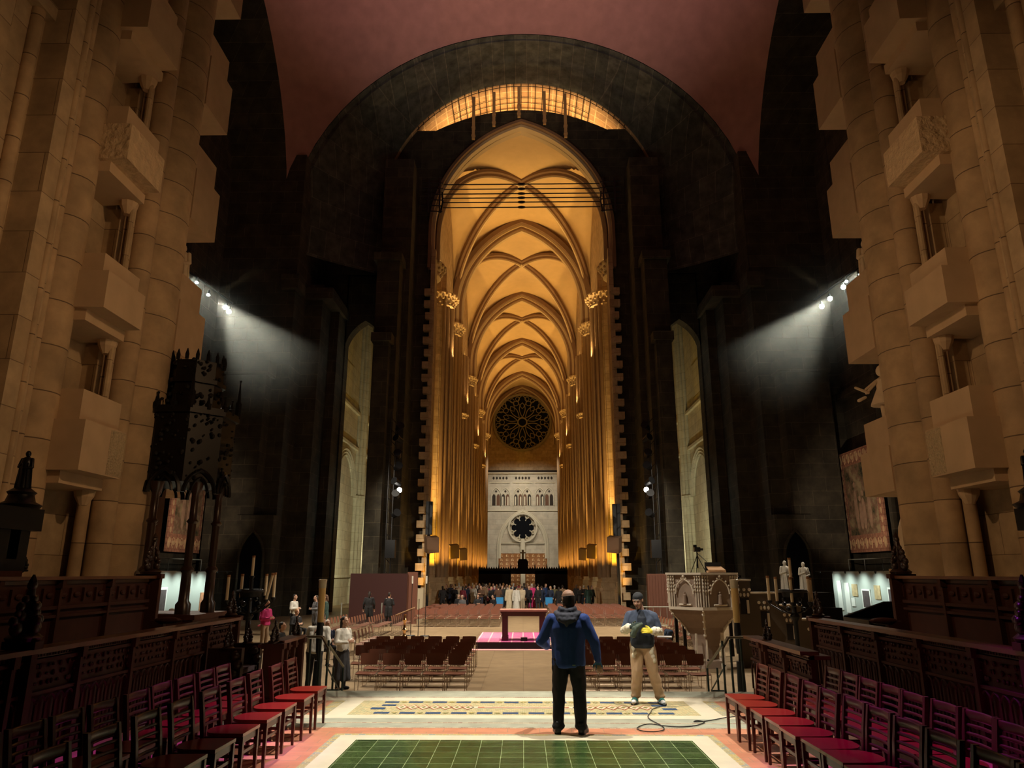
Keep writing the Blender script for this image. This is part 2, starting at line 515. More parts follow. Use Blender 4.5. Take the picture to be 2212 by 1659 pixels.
# carpet of green tiles with its borders
def ring(hw, y1, w_, mi):
    quad(-hw, hw, y1 - w_, y1, mi)
    quad(-hw, -hw + w_, -6, y1 - w_, mi); quad(hw - w_, hw, -6, y1 - w_, mi)
ring(2.42, 9.97, 0.09, 4)
ring(2.33, 9.88, 0.25, 1)
quad(-2.08, 2.08, -6, 9.63, 3)
quad(-XW, -2.42, -6, 9.97, 0); quad(2.42, XW, -6, 9.97, 0)
# inlays, a hair above the bed
o = struct('floor_chancel', f, fm)
inl = MB()
def il(cx, cy, sx, sy, mi, z=0.003):
    inl.add([(cx - sx / 2, cy - sy / 2, z), (cx + sx / 2, cy - sy / 2, z), (cx + sx / 2, cy + sy / 2, z), (cx - sx / 2, cy + sy / 2, z)], [(0, 1, 2, 3)], mi)
def dia(cx, cy, sx, sy, mi, z=0.004):
    inl.add([(cx - sx / 2, cy, z), (cx, cy - sy / 2, z), (cx + sx / 2, cy, z), (cx, cy + sy / 2, z)], [(0, 1, 2, 3)], mi)
nb = 12
for k in range(nb):
    x = -2.1 + 4.2 * k / (nb - 1) 
    for y in (11.37, 12.27):
        if k % 1 == 0:
            il(x, y, 0.23, 0.13, 0)
            if k < nb - 1:
                dia(x + 4.2 / (nb - 1) / 2, y, 0.10, 0.13, 2); dia(x + 4.2 / (nb - 1) / 2, y, 0.05, 0.07, 3, 0.005)
for s in (-1, 1):
    il(s * 2.22, 11.72, 0.22, 0.15, 0); il(s * 2.10, 12.0, 0.22, 0.13, 0)
    for k in range(7):
        x = s * (0.85 + k * 0.17)
        dia(x, 11.82, 0.2, 0.42, 1); dia(x, 11.82, 0.15, 0.32, 4, 0.005); dia(x, 11.82, 0.08, 0.16, 2, 0.006)
il(0, 11.82, 1.55, 0.16, 4, 0.003); il(0, 11.82, 1.4, 0.09, 1, 0.004); il(0, 11.82, 1.2, 0.03, 4, 0.005)
for s in (-1, 1):
    dia(s * 0.8, 11.82, 0.25, 0.2, 4)
    for k in range(8):
        for j in range(9):
            il(s * (3.56 + k * 0.095), 11.31 + j * 0.13, 0.055, 0.05, (1, 3)[(k + j) % 2])
struct('floor_inlay', inl, [M_BLUE, M_RUST, M_OLIVE, MATS['yellow_mosaic'], M_MARBLE])
# chancel steps down to the crossing
for i, (y, z) in enumerate(((13.4, 0.0), (13.72, -0.163), (14.04, -0.326), (14.36, -0.489))):
    st = MB().box(-XW, XW, y - 0.32 if i else y - 0.05, y, ZL - 0.2, z if i else -0.002)
    if i: struct('floor_step_%d' % i, st, M_GREYM)
    else: struct('floor_edge', st, M_GREYM)
fl = MB()
fl.add([(-24, 14.3, ZL), (24, 14.3, ZL), (24, 52, ZL), (-24, 52, ZL)], [(0, 1, 2, 3)])
fl.add([(-17, 52, ZL), (17, 52, ZL), (17, 138, ZL), (-17, 138, ZL)], [(0, 1, 2, 3)])
fl.add([(-24, 10, ZL), (-XW, 10, ZL), (-XW, 14.3, ZL), (-24, 14.3, ZL)], [(0, 1, 2, 3)])
fl.add([(XW, 10, ZL), (24, 10, ZL), (24, 14.3, ZL), (XW, 14.3, ZL)], [(0, 1, 2, 3)])
struct('floor_crossing', fl, M_CROSS)

# ------------------------------------------------------------------ nave
BAYS = [52.0, 68.2, 88.0, 107.0, 126.0, 136.0]
VA, VZ, VH = 7.0, 28.0, 9.75          # half span, spring, rise of the vault
def fx(x):
    Rr = (VA * VA + VH * VH) / (2 * VA)
    t = Rr * Rr - (abs(x) + Rr - VA) ** 2
    return VZ + math.sqrt(max(0, t))
def gy(t, b):
    """cross vault height, t distance from the bay middle, b half bay"""
    Rr = (b * b + VH * VH) / (2 * b)
    return VZ + math.sqrt(max(0, Rr * Rr - (abs(t) + Rr - b) ** 2))
def rib_z(t):
    return VZ + VH * math.sqrt(max(0.0, 1 - min(1.0, t) ** 2))
def vault_z(x, t, b):
    """cells strung between the ridge line and round diagonal ribs"""
    p, q = abs(x) / VA, abs(t) / b
    s_ = max(p, q)
    if s_ < 1e-6: return VZ + VH
    zr = rib_z(s_)
    if p <= q: k = (fx(VA * p / s_) - VZ) / VH
    else: k = (gy(b * q / s_, b) - VZ) / VH
    return zr + (VZ + VH - zr) * k
NX, NY = 40, 44
for bi in range(5):
    y0, y1 = BAYS[bi], BAYS[bi + 1]
    ym, b = (y0 + y1) / 2, (y1 - y0) / 2
    rows = []
    for j in range(NY + 1):
        y = y0 + (y1 - y0) * j / NY
        rows.append([(VA * (-1 + 2 * i / NX), y, vault_z(VA * (-1 + 2 * i / NX), y - ym, b)) for i in range(NX + 1)])
    m = MB().grid(rows)
    struct('ceiling_vault', m, M_WEB, smooth='all')
    # diagonal ribs
    if bi < 4:
        rb = MB()
        for sx in (-1, 1):
            for sy in (-1, 1):
                pts = []; fr = []
                n = 22
                for i in range(n + 1):
                    q = math.cos(PI / 2 * i / n)
                    pts.append(Vector((sx * VA * q, ym + sy * b * q, rib_z(q))))
                pts.insert(0, Vector((sx * VA, ym + sy * b, 26.0)))
                for i, p in enumerate(pts):
                    t = (pts[min(i + 1, len(pts) - 1)] - pts[max(0, i - 1)]).normalized()
                    sd = t.cross(Vector((0, 0, 1)))
                    if sd.length < 1e-3: sd = Vector((-sy * 1.0, sx * 1.0, 0))
                    sd.normalize(); nm = sd.cross(t).normalized()
                    if nm.z > 0 or (abs(nm.z) < 1e-3 and nm.x * sx > 0): nm = -nm
                    fr.append((sd, nm))
                rb.sweep(pts, [(-0.38, -0.1), (0.38, -0.1), (0.38, 0.15), (0.2, 0.26), (0.17, 0.46), (-0.17, 0.46), (-0.2, 0.26), (-0.38, 0.15)], fr, 0)
                rb.sweep([p + Vector(f_[1]) * 0.46 for p, f_ in zip(pts, fr)], [(-0.1, 0), (0.1, 0), (0.07, 0.12), (-0.07, 0.12)], fr, 1)
        rb.ball((0, ym, gy(0, b) - 0.35), (0.4, 0.4, 0.25), 10, 6, 1)
        struct('ceiling_rib_diagonal', rb, [M_RIB, M_RIBL])
# transverse arches: stepped orders
def arch_order(m, a, zs, h, y0, y1, thick, mi, zb=26.0, n=26):
    """a flat ring of the arch: soffit at (a, h), outer edge thick further, between y0 and y1"""
    inn = [(-a, zb)] + arc_pts(a, h, n, zs) + [(a, zb)]
    k = (a + thick) / a
    out = [(-(a + thick), zb)] + [(x * k, zs + (z - zs) * (h + thick) / h) for x, z in inn[1:-1]] + [(a + thick, zb)]
    vs = [(x, y0, z) for x, z in inn] + [(x, y0, z) for x, z in out] + [(x, y1, z) for x, z in inn] + [(x, y1, z) for x, z in out]
    q = len(inn); fs = []
    for i in range(q - 1):
        fs += [(i, i + 1, q + i + 1, q + i), (2 * q + i, 3 * q + i, 3 * q + i + 1, 2 * q + i + 1), (i, 2 * q + i, 2 * q + i + 1, i + 1), (q + i, q + i + 1, 3 * q + i + 1, 3 * q + i)]
    return m.add(vs, fs, mi)
for bi in range(1, 6):
    y = BAYS[bi]
    m = MB()
    arch_order(m, VA - 0.35, VZ, VH - 0.35, y - 0.9, y + 0.9, 0.5, 0)
    arch_order(m, VA - 0.62, VZ, VH - 0.62, y - 0.6, y + 0.6, 0.27, 1)
    arch_order(m, VA - 0.85, VZ, VH - 0.85, y - 0.42, y + 0.42, 0.25, 0)
    arch_order(m, VA - 1.05, VZ, VH - 1.05, y - 0.22, y + 0.22, 0.22, 1)
    struct('ceiling_arch_transverse', m, [M_RIB, M_RIBL])
m = MB()
arch_order(m, 6.9, 28.3, 9.45, 51.4, 52.6, 0.28, 0, zb=25)
arch_order(m, 7.12, 28.3, 9.67, 51.0, 51.45, 0.24, 1, zb=25)
struct('ceiling_arch_nave_mouth', m, [M_RIBL, M_RIB])

# piers
def leaf_capital(m, cx, cy, r, z0, z1, n=14, seed=0, mi=0):
    rr = random.Random(seed)
    m.lathe([(r, z0), (r * 1.12, z0 + 0.08), (r * 1.02, z0 + 0.14), (r * 1.05, z0 + (z1 - z0) * 0.5), (r * 1.3, z1 - 0.12), (r * 1.38, z1 - 0.1), (r * 1.38, z1)], cx, cy, 16, mi)
    for row, (fr_, sc) in enumerate(((0.3, 0.16), (0.55, 0.2), (0.8, 0.22))):
        for k in range(n):
            a = 2 * PI * (k + 0.5 * row) / n
            q = r * (1.1 + 0.14 * row)
            m.ball((cx + q * math.cos(a), cy + q * math.sin(a), z0 + (z1 - z0) * fr_ + rr.uniform(-.03, .03)), (sc * 0.5 * r, sc * 0.5 * r, sc * 0.75), 6, 5, mi)
def clustered(sgn, y, cx=7.95, R0=1.25, nshaft=10, cap=26.0, major=True):
    root = thing('nave_pier', 'x', 'pier', (0, 0, 0)); root['kind'] = 'structure'
    x = sgn * cx
    core = MB()
    hw = R0 * 0.93
    ad = 0.75 if y < 55 else 0.0
    xi, xo = sgn * (6.75 + ad), sgn * 9.1
    core.box(min(xi, xo), max(xi, xo), y - 1.15, y + 1.15, ZL, cap + 2.5)
    core.box(min(sgn * (7.15 + ad), xo), max(sgn * (7.15 + ad), xo), y - 1.35, y + 1.35, ZL, cap + 2)
    part('core', core, M_NAVE, root)
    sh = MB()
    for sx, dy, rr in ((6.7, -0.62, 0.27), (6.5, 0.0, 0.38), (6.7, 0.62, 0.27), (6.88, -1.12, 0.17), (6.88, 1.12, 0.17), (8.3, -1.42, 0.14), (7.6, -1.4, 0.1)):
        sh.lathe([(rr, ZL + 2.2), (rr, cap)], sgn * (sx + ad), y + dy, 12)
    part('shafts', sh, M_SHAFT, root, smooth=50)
    bs = MB()
    for e_, z0_, z1_ in ((0.42, 0, 1.5), (0.34, 1.5, 1.62), (0.3, 1.62, 2.0), (0.2, 2.0, 2.3)):
        bs.box(min(sgn * (6.5 + ad - e_), sgn * 9.2), max(sgn * (6.5 + ad - e_), sgn * 9.2), y - 1.35 - e_, y + 1.35 + e_, ZL + z0_, ZL + z1_)
    part('base', bs, M_NAVE, root)
    if major:
        cp = MB()
        leaf_capital(cp, sgn * (7.5 + ad * 0.6), y, 1.25, cap - 1.0, cap + 0.2, 18, int(y))
        part('capital', cp, M_RIBL, root, smooth=50)
    else:
        cp = MB()
        for sx, dy in ((6.7, -0.62), (6.5, 0.0), (6.7, 0.62)):
            leaf_capital(cp, sgn * sx, y + dy, 0.34, 18.6, 19.2, 7, int(y))
        part('capital', cp, M_RIBL, root, smooth=50)
    return root
for i, y in enumerate(PIER_Y):
    for s in (-1, 1):
        mj = i % 2 == 0 or i == 1
        r_ = clustered(s, y if i else 53.4, R0=1.2 if mj else 1.05, cx=8.1, major=mj)
        side = 'south' if s < 0 else 'north'
        r_['label'] = 'clustered stone pier of the nave, %s from the crossing in the %s arcade' % (ORD[i], 'left-hand' if s < 0 else 'right-hand')

# side walls of the nave above the arcades, with arches
for s in (-1, 1):
    m = MB()
    pts = []
    # piece per arcade bay: solid spandrel with a pointed opening
    for i in range(len(PIER_Y)):
        ya = PIER_Y[i] if i else 53.4
        yb = PIER_Y[i + 1] if i + 1 < len(PIER_Y) else 136.0
        a = (yb - ya) / 2 - 1.1
        ymid = (ya + yb) / 2
        arc = arc_pts(a, a * 1.25, 10, 15.5)
        poly = [(ya, 28.6), (ya, 12.0), (ymid - a, 12.0)] + [(ymid + p, z) for p, z in arc] + [(ymid + a, 12.0), (yb, 12.0), (yb, 28.6)]
        n = len(poly)
        # split as strips: left jamb, arch strip, right jamb
        def wq(y_a, z_a, y_b, z_b):
            for xx in (8.0, 9.0):
                m.add([(s * xx, y_a, z_a), (s * xx, y_b, z_b), (s * xx, y_b, 28.6), (s * xx, y_a, 28.6)], [(0, 1, 2, 3)])
        wq(ya, 12, ymid - a, 12); wq(ymid + a, 12, yb, 12)
        for (p, z), (p2, z2) in zip(arc[:-1], arc[1:]):
            wq(ymid + p, z, ymid + p2, z2)
            m.add([(s * 8.0, ymid + p, z), (s * 9.0, ymid + p, z), (s * 9.0, ymid + p2, z2), (s * 8.0, ymid + p2, z2)], [(0, 1, 2, 3)])
    struct('wall_nave_%s' % ('left' if s < 0 else 'right'), m, M_NAVE)
    # lunettes above, following the vault
    for bi in range(5):
        y0, y1 = BAYS[bi], BAYS[bi + 1]
        ym, b = (y0 + y1) / 2, (y1 - y0) / 2
        m = MB()
        n = 20
        for k in range(n):
            ya = y0 + (y1 - y0) * k / n; yb = y0 + (y1 - y0) * (k + 1) / n
            m.add([(s * VA, ya, 28), (s * VA, yb, 28), (s * VA, yb, gy(yb - ym, b)), (s * VA, ya, gy(ya - ym, b))], [(0, 1, 2, 3)])
        m.add([(s * VA, y0, 28.0), (s * VA, y1, 28.0), (s * 8.0, y1, 28.0), (s * 8.0, y0, 28.0)], [(0, 1, 2, 3)])
        struct('wall_clerestory_%s' % ('left' if s < 0 else 'right'), m, M_NAVE)
    # aisle wall and ceiling
    m = MB()
    m.box(s * 15.8 if s > 0 else -16.8, 16.8 if s > 0 else -15.8, 52, 138, ZL, 27)
    struct('wall_aisle_%s' % ('left' if s < 0 else 'right'), m, M_AISLE)
    m = MB().box(min(s * 9, s * 16), max(s * 9, s * 16), 52.5, 138, 26.8, 27.2)
    struct('ceiling_aisle_%s' % ('left' if s < 0 else 'right'), m, M_DARK)
    # aisle wall dressings: responds, strings, blind arches
    m = MB()
    for y in (57.5, 67.5, 77.5, 88, 97.5):
        for dx, dy, r_ in ((0, -0.75, 0.2), (0.25, -0.38, 0.22), (0.4, 0, 0.3), (0.25, 0.38, 0.22), (0, 0.75, 0.2)):
            m.lathe([(r_ + 0.12, ZL), (r_ + 0.12, 1.0), (r_, 1.3), (r_, 8.4), (r_ + 0.14, 8.7), (r_ + 0.14, 9.0), (r_, 9.1), (r_, 27)], s * (15.7 - dx), y + dy, 10)
    for z in (13.2, 16.6, 1.6):
        m.box(min(s * 15.55, s * 15.8), max(s * 15.55, s * 15.8), 52, 110, z, z + 0.25)
    struct('wall_aisle_%s_responds' % ('left' if s < 0 else 'right'), m, M_AISLE, smooth=50)
    m = MB()
    for y0, y1 in ((58.6, 66.4), (68.6, 76.4), (78.6, 87)):
        for k, (d, tt) in enumerate(((0, 0.3), (0.45, 0.25), (0.85, 0.18))):
            a = (y1 - y0) / 2 - d; ym = (y0 + y1) / 2
            arc = arc_pts(a, 3.9 - d * 0.6, 14, 8.8)
            pts = [(s * 15.72, ym + p, z) for p, z in arc]
            m.tube(pts, tt * 0.6, 6)
        m.prism([(s * 15.79, y0 + 2.6), (s * 15.74, y0 + 2.6), (s * 15.74, y1 - 2.6), (s * 15.79, y1 - 2.6)], 17.6, 20.6)
    struct('wall_aisle_%s_arches' % ('left' if s < 0 else 'right'), m, M_AISLE, smooth=50)

# west wall
m = MB()
m.box(-9, 9, 136, 137, 20.5, 40)
struct('wall_west_upper', m, M_NAVE)
m = MB(); m.box(-8.6, 8.6, 136, 137, ZL, 20.5)
struct('wall_west', m, M_WEST)
def ringy(m, cx, cz, r0, r1, y0, y1, n=40, mi=0, a0=0, a1=2 * PI):
    vs = []; fs = []
    for k in range(n + 1):
        a = a0 + (a1 - a0) * k / n
        c, s_ = math.cos(a), math.sin(a)
        vs += [(cx + r0 * c, y0, cz + r0 * s_), (cx + r1 * c, y0, cz + r1 * s_), (cx + r1 * c, y1, cz + r1 * s_), (cx + r0 * c, y1, cz + r0 * s_)]
    for k in range(n):
        b = 4 * k
        for q in range(4):
            fs.append((b + q, b + (q + 1) % 4, b + 4 + (q + 1) % 4, b + 4 + q))
    return m.add(vs, fs, mi)
# rose window
M_TRAC = mat('rose_tracery', (0.30, 0.25, 0.15), 0.8)
M_GLASSD = mat('dark_leaded_glass', (0.004, 0.005, 0.008), 0.6, spec=0.1)
g = MB(); g.lathe([(5.5, 0), (5.5, 0.05)], 0, 0, 48)
g.v = [(x, 135.85 + z, 30.4 + y) for x, y, z in g.v]
rw = struct('window_1', g, M_GLASSD)
m = MB()
ringy(m, 0, 30.4, 5.3, 5.7, 135.5, 135.95, 48)
ringy(m, 0, 30.4, 0.75, 1.0, 135.6, 135.9, 24)
def petal(m, ang, r0, r1, wd, t, y=135.75, cz=30.4, n=10, cx=0.0):
    pts = []
    for i in range(n + 1):
        u = i / n; pts.append((r0 + (r1 - r0) * u, wd * math.sin(PI * u) ** 0.8 * (0.6 + 0.6 * u)))
    pts = pts + [(a, -b) for a, b in pts[::-1][1:-1]]
    c, s_ = math.cos(ang), math.sin(ang)
    m.tube([(cx + a * c - b * s_, y, cz + a * s_ + b * c) for a, b in pts], t, 5, closed=True)
for k in range(10):
    a = PI / 2 + 2 * PI * k / 10
    petal(m, a, 1.0, 3.9, 0.62, 0.085)
    petal(m, a, 2.7, 5.35, 0.85, 0.07)
    a2 = a + PI / 10
    for da in (-0.12, 0.12):
        c, s_ = math.cos(a2 + da), math.sin(a2 + da)
        ringy(m, 4.75 * c, 30.4 + 4.75 * s_, 0.36, 0.46, 135.68, 135.82, 12)
    c, s_ = math.cos(a2), math.sin(a2)
    ringy(m, 3.95 * c, 30.4 + 3.95 * s_, 0.42, 0.52, 135.68, 135.82, 12)
struct('window_tracery', m, M_TRAC, smooth=50, parent=rw)
# gallery lights under the rose, and the lozenge parapet
M_WDARK = mat('gallery_dark', (0.03, 0.02, 0.012), 0.8)
M_WBRN = mat('gallery_brown', (0.16, 0.075, 0.04), 0.8)
M_WTR = mat('white_stone_trim', (0.72, 0.66, 0.50), 0.8)
def lancet(m, cx, z0, w_, h, y, mi, t=0.03):
    a = w_ / 2
    arc = arc_pts(a, a * 1.5, 6, z0 + h - a * 1.5)
    m.prismy([(cx - a, z0)] + [(cx + x, z) for x, z in arc] + [(cx + a, z0)], y - t, y, mi)
wn = 2
for cx in (-5.05, -3.28, -0.87, 0.87, 3.28, 5.05):
    m = MB()
    for q, dx in enumerate((-0.42, 0.42)):
        lancet(m, cx + dx, 14.35, 0.62, 2.1, 135.97, (0 if (cx * dx > 0) else 1))
        if abs(cx) < 4: lancet(m, cx + dx * 1.15, 14.35, 0.26, 1.7, 135.94, 2)
    m.box(cx - 0.2, cx + 0.2, 135.93, 135.97, 16.95, 17.1, 0); m.box(cx - 0.07, cx + 0.07, 135.93, 135.97, 16.75, 17.3, 0)
    arc = arc_pts(0.88, 1.35, 8, 16.3)
    m.tube([(cx - .88, 135.9, 14.3)] + [(cx + x, 135.9, z) for x, z in arc] + [(cx + .88, 135.9, 14.3)], 0.09, 5, 2)
    m.tube([(cx, 135.9, 14.3), (cx, 135.9, 16.2)], 0.06, 5, 2)
    for dx in (-0.42, 0.42):
        arc = arc_pts(0.42, 0.6, 5, 16.0)
        m.tube([(cx + dx + x, 135.9, z) for x, z in arc], 0.05, 5, 2)
    struct('window_%d' % wn, m, [M_WDARK, M_WBRN, M_WTR]); wn += 1
m = MB()
for cx in (-4.3, 0, 4.3):
    for k in range(5):
        x = cx + (k - 2) * 0.62
        m.prismy([(x - 0.24, 19.55), (x, 19.22), (x + 0.24, 19.55), (x, 19.88)], 135.9, 135.97, 0)
    m.box(cx - 1.9, cx + 1.9, 135.75, 136, 18.6, 18.75, 1)
m.box(-6.6, 6.6, 135.6, 136, 20.35, 20.6, 1)
m.box(-6.6, 6.6, 135.6, 136, 20.6, 21.0, 0)
m.box(-6.6, 6.6, 135.8, 136, 13.3, 13.5, 1)
struct('trim_gallery', m, [M_WDARK, M_WTR])
# blind arch with the seven-lobed window and the doors
m = MB()
arc = arc_pts(4.35, 6.5, 18, 5.9 + 0.8)
for dd, rr in ((0, 0.3), (0.35, 0.14)):
    m.tube([(-4.35 - dd, 135.85, 4.6)] + [(x * (1 + dd / 4.35), 135.85, z + dd * 0.9) for x, z in arc] + [(4.35 + dd, 135.85, 4.6)], rr, 6)
m.box(-4.7, 4.7, 135.7, 136, 7.3, 7.45); m.box(-4.75, -4.55, 135.7, 136, ZL, 7.3); m.box(4.55, 4.75, 135.7, 136, ZL, 7.3)
ringy(m, 0, 10.2, 2.45, 2.75, 135.35, 136, 32)
for k in range(8):
    a = PI / 2 + 2 * PI * k / 8 + PI / 8
    ringy(m, 2.12 * math.cos(a), 10.2 + 2.12 * math.sin(a), 0.2, 0.34, 135.6, 135.95, 10)
    m.tube([(1.35 * math.cos(a), 135.85, 10.2 + 1.35 * math.sin(a)), (2.6 * math.cos(a), 135.85, 10.2 + 2.6 * math.sin(a))], 0.1, 5)
m.box(-0.42, 0.42, 135.4, 136, ZL, 7.4); m.box(-0.28, 0.28, 135.2, 135.5, 5.6, 8.2)
struct('trim_portal', m, M_WTR, smooth=40)
g = MB()
for k in range(9):
    a = PI / 2 + k * PI / 4
    rc, rd = (1.55, 0.55) if k < 8 else (0.0, 1.45)
    g.prismy([(rc * math.cos(a) + rd * math.cos(q * PI / 10), 10.2 + rc * math.sin(a) + rd * math.sin(q * PI / 10)) for q in range(20)], 135.9 - 0.001 * k, 135.96)
struct('window_8', g, M_GLASSD)
M_BRONZE = mat('bronze_door', (0.34, 0.14, 0.04), 0.45, 0.3, var=0.3, scale=2)
M_GILT = mat('gilt_relief', (0.8, 0.55, 0.28), 0.35, 0.3)
for di, s in enumerate((-1, 1)):
    m = MB(); m.box(min(s * 0.45, s * 4.5), max(s * 0.45, s * 4.5), 135.8, 135.95, ZL, 5.5)
    for c in range(4):
        for r_ in range(8):
            cx = s * (0.9 + c * 1.02); cz = 0.0 + r_ * 0.72
            m.box(cx - 0.4, cx + 0.4, 135.72, 135.8, cz - 0.28, cz + 0.28, 0)
            m.ball((cx - 0.12, 135.7, cz), (0.1, 0.05, 0.2), 6, 4, 1); m.ball((cx + 0.16, 135.7, cz - 0.05), (0.08, 0.05, 0.16), 6, 4, 1); m.ball((cx, 135.7, cz + 0.2), (0.2, 0.05, 0.05), 6, 4, 1)
    struct('door_%d' % (di + 1), m, [M_BRONZE, M_GILT])

# ------------------------------------------------------------------ crossing
# west wall of the crossing, pierced by the nave and two side arches
m = MB()
TOPZ = 39.4
arc = arc_pts(7.15, 9.7, 30, 28.3)
def wtop(x):
    return TOPZ - 0.038 * x * x
for (x, z), (x2, z2) in zip(arc[:-1], arc[1:]):
    for y in (51.5, 52.5):
        m.add([(x, y, z), (x2, y, z2), (x2, y, wtop(x2)), (x, y, wtop(x))], [(0, 1, 2, 3)])
    m.add([(x, 51.5, wtop(x)), (x2, 51.5, wtop(x2)), (x2, 52.5, wtop(x2)), (x, 52.5, wtop(x))], [(0, 1, 2, 3)])
for s in (-1, 1):
    def b_(x0, x1, y0, y1, z0, z1):
        m.box(min(s * x0, s * x1), max(s * x0, s * x1), y0, y1, z0, z1)
    b_(7.1, 10.6, 51.5, 52.5, ZL, 28.3); b_(7.15, 12.5, 51.5, 52.5, 28.3, 37.5)
    b_(10.6, 13.5, 51.5, 52.5, 24.5, 37); b_(13.5, 24, 51.5, 52.5, ZL, 36)
    # head of the side arch
    ar = arc_pts(1.55, 2.6, 8, 18.2)
    for (x, z), (x2, z2) in zip(ar[:-1], ar[1:]):
        m.add([(s * 12.05 + x, 51.5, z), (s * 12.05 + x2, 51.5, z2), (s * 12.05 + x2, 51.5, 24.6), (s * 12.05 + x, 51.5, 24.6)], [(0, 1, 2, 3)])
        m.add([(s * 12.05 + x, 51.5, z), (s * 12.05 + x2, 51.5, z2), (s * 12.05 + x2, 52.5, z2), (s * 12.05 + x, 52.5, z)], [(0, 1, 2, 3)])
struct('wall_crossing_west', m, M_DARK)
# stepped jamb piers left and right of the nave mouth
for s in (-1, 1):
    m = MB()
    def b_(x0, x1, y0, y1, z0, z1):
        m.box(min(s * x0, s * x1), max(s * x0, s * x1), y0, y1, z0, z1)
    b_(8.3, 10.5, 48.6, 51.6, ZL, 33.0)
    b_(8.75, 10.35, 46.9, 48.7, ZL, 24.0); b_(9.1, 10.1, 46.0, 47.0, ZL, 17.6)
    b_(8.0, 10.6, 48.3, 51.6, ZL, 1.2); b_(8.6, 10.6, 46.7, 48.7, 23.7, 24.3); b_(8.9, 10.3, 45.8, 47.0, 17.3, 17.9)
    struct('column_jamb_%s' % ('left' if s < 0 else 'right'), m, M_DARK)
    m = MB()
    # toothed bonding stones left on the unfinished edge
    for k in range(24):
        z = 0.2 + k * 0.98
        x0 = 6.9; x1 = 7.52 if k % 3 else 7.4
        m.box(min(s * x0, s * x1), max(s * x0, s * x1), 51.0, 51.5, z, z + 0.5)
    for k in range(44):
        z = ZL + k * 0.62
        m.box(min(s * 6.75, s * 7.1), max(s * 6.75, s * 7.1), 51.2, 52.2, z, z + 0.615)
    struct('trim_quoins_%s' % ('left' if s < 0 else 'right'), m, M_NAVE)
    # corner piers to the transept
    m = MB()
    b_(15.4, 24, 44.8, 51.6, ZL, 31); b_(16.4, 19.4, 43.6, 44.9, ZL, 14.6); b_(16.2, 19.5, 43.4, 45, 14.3, 15.2); b_(14.2, 15.5, 47.2, 51.6, ZL, 22)
    b_(13.6, 14.3, 49.6, 51.6, ZL, 21); b_(13.4, 15.7, 46.8, 51.6, 20.8, 21.6); b_(15.1, 16.3, 44.4, 46, 20.6, 21.6)
    # little doorway house with a pointed opening
    struct('column_corner_%s' % ('left' if s < 0 else 'right'), m, M_DARK)
    dm = MB()
    cxd = s * 16.2
    ar = arc_pts(0.62, 1.5, 8, 2.9)
    poly = [(cxd - 0.62, ZL)] + [(cxd + x, z) for x, z in ar] + [(cxd + 0.62, ZL)]
    dm.prismy(poly, 43.3, 43.45, 0)
    dm.tube([(cxd - 0.75, 43.3, ZL)] + [(cxd + x * 1.2, 43.3, z + 0.05) for x, z in ar] + [(cxd + 0.75, 43.3, ZL)], 0.09, 6, 1)
    dm.box(cxd - 1.1, cxd + 1.1, 43.45, 44.9, ZL, 5.4, 1)
    struct('door_%d' % (3 if s < 0 else 4), dm, [M_GLASSD, M_DARK])
    # transept wall
    m = MB(); b_(20.6, 21.6, 15, 46, ZL, 46)
    for y in (20, 26.5, 33, 38.6):
        b_(19.9, 20.7, y - 0.6, y + 0.6, ZL, 30 - (y % 3))
        m.lathe([(0.3, ZL), (0.3, 24)], s * 19.85, y, 10)
    b_(20.2, 20.7, 16, 45, 12.6, 13.1)
    struct('wall_transept_%s' % ('left' if s < 0 else 'right'), m, M_DARK)
    # balcony rail above the gallery
# splayed great arch
def circ(c, r, z0, n):
    a0 = math.asin(max(-1, min(1, (z0 - c) / r)))
    return [(r * math.cos(a0 + (PI - 2 * a0) * k / n), c + r * math.sin(a0 + (PI - 2 * a0) * k / n)) for k in range(n + 1)]
m = MB()
n = 48
rings = []
for y, c, r_, in ((45.4, 24.9, 16.7), (45.9, 25.1, 16.5), (45.9, 25.4, 16.1), (47.2, 26.7, 14.9), (48.6, 28.1, 13.5), (49.9, 29.4, 12.2), (51.0, 30.5, 11.1)):
    rings.append([(x, y, z) for x, z in circ(c, r_, 24.0, n)])
m.grid(rings)
# lower splays under the arch
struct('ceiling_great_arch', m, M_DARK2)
m = MB()
rings = [[(x, y, z) for x, z in circ(30.5, 11.1, 31.5, 40)] for y in (51.0, 52.2, 53.4, 54.6, 56.0)]
m.grid(rings)
m.box(-8.5, 8.5, 56.0, 56.2, 38.3, 42)
struct('ceiling_arch_inner', m, M_BAND)
# dome on pendentives
m = MB()
RD, CZ, CYD = 22.62, 24.9, 30.2
rows = []
for j in range(41):
    y = CYD - 15.2 + 30.4 * j / 40
    rows.append([(x, y, CZ + math.sqrt(max(0.0, RD * RD - x * x - (y - CYD) ** 2))) for x in [-16.7 + 33.4 * i / 40 for i in range(41)]])
m.grid(rows)
struct('ceiling_dome', m, M_DOME, smooth='all')
m = MB()
for s in (-1, 1):
    pr = []
    for y in [CYD - 15.2 + 30.4 * k / 40 for k in range(41)]:
        pr.append(y)
    m.grid([[(s * 16.7, y, CZ + math.sqrt(max(0, RD * RD - 16.7 ** 2 - (y - CYD) ** 2))) for y in pr], [(s * 20.8, y, CZ + math.sqrt(max(0, RD * RD - 16.7 ** 2 - (y - CYD) ** 2))) for y in pr]])
struct('ceiling_side_arches', m, M_DARK)

